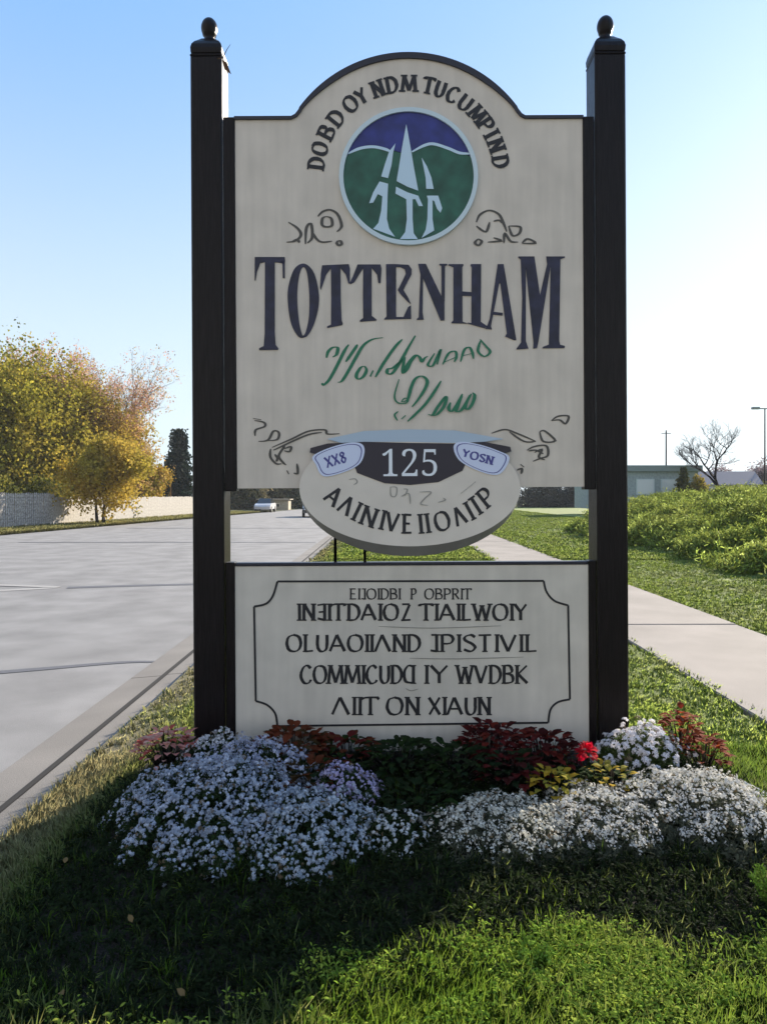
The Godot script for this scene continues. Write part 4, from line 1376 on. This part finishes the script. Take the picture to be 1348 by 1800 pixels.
func build_fence() -> void:
	rng.seed = 847
	# board fences behind the far verge
	var dirv := Vector3(3.0, 0, -28.0).normalized()
	var start := Vector3(-20.95, -0.27, 4.333 - 32.0)
	for sec in [[0.0, 12.2, 1.86, 0.15, 0.2, "weathered grey board fence with gaps beyond the road", M.old_wood], [12.3, 41.0, 1.62, 0.2, 0.206, "pale tan board fence running on beside the small yellow tree", M.pale_wood]]:
		var f := thing("board_fence", sec[5], "fence", start + dirv * sec[0], atan2(-dirv.z, dirv.x), "")
		var g := Geo.new()
		g.box(Vector3(0, sec[2] / 2, 0), Vector3(sec[3], sec[2], 0.025), 0.004)
		var pm := g.mesh()
		g = Geo.new()
		g.prism(PackedVector2Array([Vector2(-sec[3] / 2, 0), Vector2(sec[3] / 2, 0), Vector2(sec[3] / 2, sec[2] - 0.05), Vector2(0, sec[2] + 0.03), Vector2(-sec[3] / 2, sec[2] - 0.05)]), -0.012, 0.012)
		var pm2 := g.mesh()
		var length: float = sec[1] - sec[0]
		var k := 0
		var x := 0.0
		while x < length:
			var o := inst("plank", pm2 if (sec[0] == 0.0) else pm, sec[6], f)
			o.position = Vector3(x, rng.randf_range(-0.03, 0.03), 0.0)
			o.rotation.z = rng.randf_range(-0.008, 0.008)
			x += sec[4]
			k += 1
		x = 0.0
		while x < length:
			g = Geo.new()
			g.box(Vector3(x, sec[2] / 2, -0.09), Vector3(0.11, sec[2] + 0.12, 0.11), 0.008)
			part("post", g, M.dark_wood, f)
			x += 2.44
		for yy in [0.35, sec[2] - 0.3]:
			g = Geo.new()
			g.box(Vector3(length / 2, yy, -0.04), Vector3(length, 0.09, 0.04), 0.005)
			part("rail", g, M.dark_wood, f)

func car(label: String, at: Vector3, turn: float, paint: Color, group: String) -> void:
	var o := thing("car", label, "car", at, turn, group)
	var m := mat(paint, 0.25)
	m.clearcoat_enabled = true
	m.clearcoat = 0.7
	var side := [Vector2(-2.1, 0.35), Vector2(-2.15, 0.62), Vector2(-2.05, 0.85), Vector2(-1.9, 0.93), Vector2(-1.3, 0.97), Vector2(1.0, 0.95), Vector2(1.9, 0.78), Vector2(2.12, 0.6), Vector2(2.12, 0.35)]
	var g := Geo.new()
	var p := PackedVector2Array(side)
	g.prism(p, -0.84, 0.84)
	part("body", g, m, o)
	g = Geo.new()
	var lo := [Vector3(-1.75, 0.96, 0.74), Vector3(1.05, 0.955, 0.74)]
	var hi := [Vector3(-1.2, 1.45, 0.58), Vector3(0.25, 1.46, 0.58)]
	var f := func(v: Vector3) -> Vector3: return Vector3(v.x, v.y, -v.z)
	g.quad(hi[0], hi[1], f.call(hi[1]), f.call(hi[0]))
	part("roof", g, m, o)
	g = Geo.new()
	g.quad(lo[0], lo[1], hi[1], hi[0])
	g.quad(f.call(lo[1]), f.call(lo[0]), f.call(hi[0]), f.call(hi[1]))
	g.quad(lo[1], f.call(lo[1]), f.call(hi[1]), hi[1])
	g.quad(f.call(lo[0]), lo[0], hi[0], f.call(hi[0]))
	part("window", g, mat(Color(0.03, 0.035, 0.04), 0.1), o)
	for x in [-1.35, 1.3]:
		for z in [-0.78, 0.78]:
			g = Geo.new()
			g.tube([Vector3(x, 0.31, z - 0.1), Vector3(x, 0.31, z + 0.1)], [0.31, 0.31], 18)
			var w := part("wheel", g, mat(Color(0.015, 0.015, 0.015), 0.8), o)
			g = Geo.new()
			g.tube([Vector3(x, 0.31, z - 0.11), Vector3(x, 0.31, z + 0.11)], [0.18, 0.18], 14)
			part("rim", g, M.metal, w)
	for z in [-0.6, 0.6]:
		g = Geo.new()
		g.box(Vector3(2.06, 0.66, z), Vector3(0.12, 0.12, 0.3), 0.02)
		part("headlight", g, mat(Color(0.7, 0.72, 0.75), 0.15), o)

func house(called: String, label: String, at: Vector3, turn: float, w: float, d: float, h: float, wallc: Color, roofc: Color, windows: Array, flat := true, roof_h := 0.45) -> void:
	var o := thing(called, label, "building", at, turn)
	var g := Geo.new()
	g.box(Vector3(0, h / 2, 0), Vector3(w, h, d), 0.01)
	var wall := part("wall", g, grained(wallc, 0.8, 0.4, 0.02, 0.85, 1.0, 41), o)
	g = Geo.new()
	if flat:
		g.box(Vector3(0, h + roof_h / 2, 0), Vector3(w + 0.5, roof_h, d + 0.6), 0.02)
	else:
		g.prism(PackedVector2Array([Vector2(-d / 2 - 0.4, h), Vector2(d / 2 + 0.4, h), Vector2(0, h + roof_h)]), -w / 2 - 0.3, w / 2 + 0.3)
	var r := part("roof", g, mat(roofc, 0.8), o)
	if not flat: r.rotation.y = PI / 2
	for q in windows:
		g = Geo.new()
		g.box(Vector3(q[0], q[1], d / 2 + 0.02), Vector3(q[2], q[3], 0.1), 0.01)
		var win := part("window", g, mat(wallc * 1.3, 0.6), o)
		g = Geo.new()
		g.box(Vector3(q[0], q[1], d / 2 + 0.05), Vector3(q[2] - 0.16, q[3] - 0.16, 0.06), 0.0)
		part("pane", g, mat(q[4], 0.12), win)

func pole(called: String, label: String, at: Vector3, h: float, r: float, m: Material, kind: String) -> void:
	var o := thing(called, label, "lamp post" if kind == "lamp" else "pole", at)
	var g := Geo.new()
	g.tube([Vector3(0, -0.2, 0), Vector3(0, h, 0)], [r, r * 0.7], 8)
	part("pole", g, m, o)
	if kind == "lamp":
		g = Geo.new()
		g.box(Vector3(0, h, 0), Vector3(1.7, 0.1, 0.1), 0.01)
		part("arm", g, m, o)
		for s in [-1.0, 1.0]:
			g = Geo.new()
			g.box(Vector3(s * 0.75, h + 0.04, 0), Vector3(0.62, 0.2, 0.34), 0.04)
			part("lamp_head", g, m, o)
	elif kind == "wires":
		g = Geo.new()
		g.box(Vector3(0, h - 0.5, 0), Vector3(1.6, 0.12, 0.1), 0.01)
		part("crossarm", g, m, o)

func build_far() -> void:
	# across the road: autumn trees behind the fence
	var olive := [Color(0.22, 0.22, 0.03), Color(0.37, 0.32, 0.045), Color(0.46, 0.36, 0.06), Color(0.27, 0.27, 0.04)]
	var gold := [Color(0.44, 0.31, 0.04), Color(0.34, 0.28, 0.04), Color(0.5, 0.36, 0.07)]
	crown_tree("autumn_tree", "large olive and gold tree behind the grey fence at the picture's edge", Vector3(-29.0, -0.3, 4.333 - 54.0), 12.4, 0.8, 6.8, 5.6, 0.34, 70, 12500, olive, 0.25, "autumn trees beyond the fence")
	crown_tree("autumn_tree", "olive-yellow tree right behind the end of the grey fence", Vector3(-25.4, -0.3, 4.333 - 58.0), 12.4, 0.6, 5.0, 4.6, 0.3, 64, 10500, [olive[1], olive[2], gold[0], olive[0]], 0.25, "autumn trees beyond the fence")
	crown_tree("autumn_tree", "low dark olive tree filling in under the large gold crown", Vector3(-31.0, -0.3, 4.333 - 51.0), 6.6, 0.4, 5.2, 3.2, 0.2, 30, 5200, [olive[0], olive[1], olive[3]], 0.21, "autumn trees beyond the fence")
	crown_tree("autumn_tree", "gold and rose tree whose crown thins toward the conifers", Vector3(-23.0, -0.3, 4.333 - 60.0), 9.8, 0.5, 4.2, 4.0, 0.26, 60, 9500, [gold[0], Color(0.42, 0.25, 0.13), olive[2], Color(0.44, 0.24, 0.16)], 0.19, "autumn trees beyond the fence")
	bare_tree("twiggy_tree", "half-bare tree with pinkish twigs rising above the gold crowns", Vector3(-27.6, -0.3, 4.333 - 62.0), 14.2, 6, 0.22, M.pink_bark, 4200, [Color(0.5, 0.28, 0.2), Color(0.56, 0.34, 0.27), Color(0.48, 0.34, 0.12)], 0.15, 0.5, Vector3.ZERO, 3)
	bare_tree("twiggy_tree", "half-bare pinkish tree leaning toward the conifers beyond the fence", Vector3(-29.2, -0.3, 4.333 - 63.0), 10.6, 6, 0.18, M.pink_bark, 4200, [Color(0.54, 0.3, 0.22), Color(0.48, 0.34, 0.14), Color(0.58, 0.38, 0.3)], 0.15, 0.55, Vector3(0.1, 0, 0), 3)
	crown_tree("small_tree", "small yellow tree with two thin trunks in front of the tan fence", Vector3(-17.4, -0.3, 4.333 - 45.5), 5.6, 0.9, 2.7, 2.0, 0.11, 16, 2600, [gold[0], gold[2], gold[1], olive[2]], 0.19, "", 2, M.grey_bark)
	crown_tree("small_tree", "rounded gold-orange tree behind the tan fence next to the conifers", Vector3(-20.0, -0.3, 4.333 - 62.0), 5.2, 0.8, 1.9, 2.0, 0.13, 22, 2400, [gold[0], Color(0.32, 0.17, 0.035), olive[1]], 0.17)
	for q in [[-25.4, 46.5, 3.0, 3.0, "dark olive bush behind the grey fence, under the large gold crown"], [-22.6, 49.0, 2.6, 2.8, "dark olive bush behind the grey fence's far end"], [-21.0, 55.0, 2.4, 2.8, "dark olive bush behind the tan fence, under the rose crown"]]:
		shrub("fence_bush", q[4], "bush", Vector3(q[0], -0.3, 4.333 - q[1]), q[2], q[3], 1.6, 1300, [Color(0.13, 0.14, 0.025), Color(0.22, 0.2, 0.04), Color(0.1, 0.11, 0.025)], 0.2, "bushes behind the fence")
	var fir := [Color(0.018, 0.035, 0.022), Color(0.025, 0.045, 0.026), Color(0.03, 0.045, 0.03)]
	conifer("conifer", "dark pointed conifer beside the roadside sign post", Vector3(-21.0, -0.3, 4.333 - 76.0), 8.4, 2.5, 3400, fir, 0.35, "conifers beyond the fence")
	conifer("conifer", "shorter dark conifer next to the wooden stub post", Vector3(-21.9, -0.3, 4.333 - 75.0), 5.4, 1.4, 1700, fir, 0.3, "conifers beyond the fence")
	pole("stub_post", "brown wooden stub post in front of the dark conifers", Vector3(-20.7, -0.3, 4.333 - 72.0), 4.0, 0.16, mat(Color(0.24, 0.15, 0.09), 0.9), "stub")
	# down the road, seen through the gap of the sign
	var dull := [Color(0.11, 0.115, 0.05), Color(0.16, 0.14, 0.065), Color(0.09, 0.095, 0.045), Color(0.19, 0.155, 0.085)]
	var spots := [[-17.5, 92.0, 5.0, 3.4, "dull green tree at the road's end beside the roadside post"], [-14.0, 98.0, 4.2, 3.2, "dull green tree behind the parked white car"], [-10.5, 101.0, 5.2, 3.6, "brownish tree at the road's end beside the pale shed"],
		[-6.5, 104.0, 4.6, 3.2, "brownish tree behind the anniversary plaque"], [-1.5, 106.0, 5.6, 3.8, "dull tree far down the street behind the sign's middle"], [5.0, 108.0, 5.0, 3.8, "dull tree behind the sign toward the lawn"], [11.0, 110.0, 4.4, 3.6, "dull tree beyond the lawn at the hedge's start"]]
	for q in spots:
		shrub("distant_tree", q[4], "tree", Vector3(q[0], -0.3, 4.333 - q[1]), q[3], q[2], 2.4, 1500, dull, 0.3, "trees closing off the road")
	house("shed", "low pale tan shed at the end of the road", Vector3(-13.2, -0.35, 4.333 - 90.0), 0.0, 3.6, 2.5, 1.25, Color(0.42, 0.37, 0.28), Color(0.3, 0.26, 0.2), [[0.4, 0.6, 0.8, 0.5, Color(0.05, 0.05, 0.05)]], true, 0.12)
	car("white car parked at the end of the road", Vector3(-12.6, -0.33, 4.333 - 79.0), -PI / 2, Color(0.5, 0.5, 0.52), "cars down the road")
	car("black car on the road, half hidden by the anniversary plaque", Vector3(-5.9, -0.33, 4.333 - 62.0), -PI / 2 + 0.1, Color(0.012, 0.012, 0.014), "cars down the road")
	# over the lawn
	for q in [[20.5, 96.0, 3.4, 4.2, "grey-green hedge at the far end of the lawn"], [25.5, 97.0, 3.6, 4.3, "grey-green hedge beside the post near the sidewalk"], [31.0, 98.0, 3.4, 4.0, "grey-green hedge running on behind the sidewalk-side post"]]:
		shrub("hedge", q[4], "hedge", Vector3(q[0], -0.3, 4.333 - q[1]), q[2], q[3], 1.2, 1500, [Color(0.08, 0.085, 0.075), Color(0.1, 0.1, 0.085), Color(0.065, 0.07, 0.065)], 0.22, "hedges ending the lawn")
	house("trailer_building", "long low blue-grey building with a flat roof behind the shrub bank", Vector3(21.0, 0.4, 4.333 - 62.0), 0.0, 9.0, 4.0, 3.0, Color(0.3, 0.38, 0.42), Color(0.18, 0.235, 0.25), [[-2.6, 1.75, 1.2, 1.0, Color(0.45, 0.52, 0.57)], [0.2, 1.75, 1.5, 1.3, Color(0.5, 0.57, 0.62)], [2.2, 1.75, 1.5, 1.3, Color(0.5, 0.57, 0.62)]], true, 0.5)
	conifer("conifer_shrub", "rounded green-gold conifer in front of the blue-grey building", Vector3(23.3, 0.9, 4.333 - 57.5), 2.7, 1.15, 1200, [Color(0.09, 0.1, 0.03), Color(0.06, 0.075, 0.03), Color(0.14, 0.13, 0.03)], 0.3)
	shrub("yellow_shrub", "small yellow shrub beside the green-gold conifer", "shrub", Vector3(24.6, 0.9, 4.333 - 57.8), 0.75, 2.0, 0.7, 600, [Color(0.33, 0.25, 0.04), Color(0.26, 0.22, 0.05)], 0.14)
	bare_tree("bare_tree", "leafless grey tree with fine twigs standing above the shrub bank", Vector3(26.4, 0.8, 4.333 - 58.0), 6.4, 7, 0.2, M.grey_bark, 0, [], 0.1, 0.46, Vector3.ZERO, 1)
	shrub("dark_shrub", "small dark shrub below the leafless grey tree", "shrub", Vector3(27.4, 0.9, 4.333 - 58.5), 0.7, 1.25, 0.7, 500, [Color(0.035, 0.045, 0.03), Color(0.05, 0.06, 0.035)], 0.13)
	house("white_house", "pale house half hidden by bare trees on the horizon", Vector3(37.0, 0.0, 4.333 - 82.0), -0.2, 7.0, 6.0, 2.6, Color(0.55, 0.56, 0.6), Color(0.22, 0.2, 0.22), [[-1.4, 1.8, 1.2, 1.0, Color(0.1, 0.11, 0.12)], [1.2, 1.8, 1.2, 1.0, Color(0.1, 0.11, 0.12)]], false, 1.5)
	bare_tree("bare_tree", "mauve-grey bare tree beside the lamp post", Vector3(42.8, 0.2, 4.333 - 84.0), 6.0, 5, 0.2, mat(Color(0.17, 0.14, 0.17), 0.9), 700, [Color(0.2, 0.16, 0.19), Color(0.25, 0.2, 0.22)], 0.2, 0.7)
	bare_tree("bare_tree", "mauve-grey bare tree behind the pale house", Vector3(41.0, 0.2, 4.333 - 92.0), 5.0, 5, 0.18, mat(Color(0.17, 0.14, 0.17), 0.9), 600, [Color(0.2, 0.16, 0.19), Color(0.25, 0.2, 0.22)], 0.2, 0.7)
	pole("lamp_post", "tall grey double-headed lamp post above the shrub bank", Vector3(30.9, 0.5, 4.333 - 60.0), 8.0, 0.07, mat(Color(0.24, 0.28, 0.3), 0.5), "lamp")
	pole("utility_pole", "distant utility pole behind the blue-grey building", Vector3(45.8, 0.0, 4.333 - 120.0), 12.0, 0.16, M.grey_bark, "wires")
	# bank of low spreading junipers
	var xf := [[], []]
	var co := [[], []]
	for i in 44000:
		var z := -6.0 - rng.randf() ** 1.2 * 32.0
		var x := 7.5 + 0.35 * sin(z * 0.7) + (rng.randf() ** 1.15) * 17.0
		var n := nz.get_noise_2d(x * 26.0, z * 52.0)
		if n < -0.16 or z < -24.0 - x * 0.4: continue
		var k := i % 2
		var y := gy(x, z) + 0.08 + (0.26 + n * 0.75) * rng.randf_range(0.4, 1.0) * sstep(7.2, 8.2, x)
		xf[k].append(xform(Vector3(x, y, z), Vector3(rng.randfn() * 0.5, 1, rng.randfn() * 0.5), rng.randf() * TAU, rng.randf_range(0.7, 1.35)))
		co[k].append(Color(0.33, 0.43, 0.08).lerp(Color(0.48, 0.55, 0.13), clampf(n * 1.4 + rng.randf_range(0.0, 0.5), 0, 1)) * rng.randf_range(0.65, 1.25))
	var sh := [needle_spray(26, 0.13, 0.2), needle_spray(26, 0.11, 0.22)]
	for k in 2:
		scatter("juniper_bank", sh[k], M.blade, xf[k], co[k], self)


func sky_panorama(sun_dir: Vector3) -> ImageTexture:
	# clear autumn air: blue overhead, pale near the ground, a broad white glow round the sun
	var w := 512
	var h := 256
	var im := Image.create(w, h, false, Image.FORMAT_RGBF)
	for j in h:
		var el := PI / 2 - PI * (j + 0.5) / h
		for i in w:
			var az := TAU * (i + 0.5) / w
			var d := Vector3(sin(az) * cos(el), sin(el), -cos(az) * cos(el))
			var up := maxf(d.y, 0.0)
			var t := sstep(0.03, 0.62, up)
			var zen := Vector3(0.15, 0.42, 0.9)
			var hor := Vector3(0.63, 0.79, 0.88)
			var c := hor.lerp(zen, t)
			var ang := acos(clampf(d.dot(sun_dir), -1.0, 1.0))
			var glow := 0.26 * exp(-ang / 0.34) + 0.24 * exp(-ang / 0.8)
			# away from the sun the sky is greyed and brightened to light the sign
			var away := sstep(0.9, 2.2, ang)
			var grey := c.dot(Vector3(0.25, 0.6, 0.15))
			c = c.lerp(Vector3(grey * 1.05, grey * 1.03, grey), 0.85 * away) * (0.455 + 0.115 * away)
			c += Vector3(1.0, 0.95, 0.86) * glow * (0.5 + 0.72 * exp(-up * 3.6))
			im.set_pixel(i, j, Color(c.x, c.y, c.z))
	return ImageTexture.create_from_image(im)


func _ready() -> void:
	rng.seed = 20151
	nz.seed = 5
	nz.frequency = 0.01
	# camera: level, the lens shifted so that the horizon sits a little above the middle
	var cam := Camera3D.new()
	cam.name = "camera"
	cam.projection = Camera3D.PROJECTION_FRUSTUM
	cam.near = 0.05
	cam.far = 2500.0
	cam.size = 0.05 * 1800.0 / 1300.0
	cam.frustum_offset = Vector2(0, -0.05 * 30.0 / 1300.0)
	cam.position = EYE
	add_child(cam)
	cam.current = true
	# sun: behind the sign and to its sidewalk side
	var sun := DirectionalLight3D.new()
	sun.name = "sun"
	var az := deg_to_rad(39.0)
	var el := deg_to_rad(23.0)
	var to_sun := Vector3(sin(az) * cos(el), sin(el), -cos(az) * cos(el))
	sun.light_energy = 1.6
	sun.light_color = Color(1.0, 0.95, 0.87)
	sun.light_angular_distance = 0.5
	sun.shadow_enabled = true
	sun.basis = Basis.looking_at(-to_sun)
	add_child(sun)
	var env := Environment.new()
	env.background_mode = Environment.BG_SKY
	var sk := Sky.new()
	var pm := PanoramaSkyMaterial.new()
	pm.panorama = sky_panorama(to_sun)
	sk.sky_material = pm
	env.sky = sk
	env.background_energy_multiplier = 1.0
	env.tonemap_mode = Environment.TONE_MAPPER_LINEAR
	env.tonemap_exposure = 2.3
	env.fog_enabled = true
	env.fog_density = 0.0004
	env.fog_light_color = Color(0.93, 0.96, 1.0)
	env.sdfgi_enabled = true
	env.ssao_enabled = true
	env.ssil_enabled = true
	var we := WorldEnvironment.new()
	we.name = "world"
	we.environment = env
	add_child(we)

	materials()
	build_ground()
	build_sign()
	build_far()
	build_fence()
	build_bed()
	build_grass()
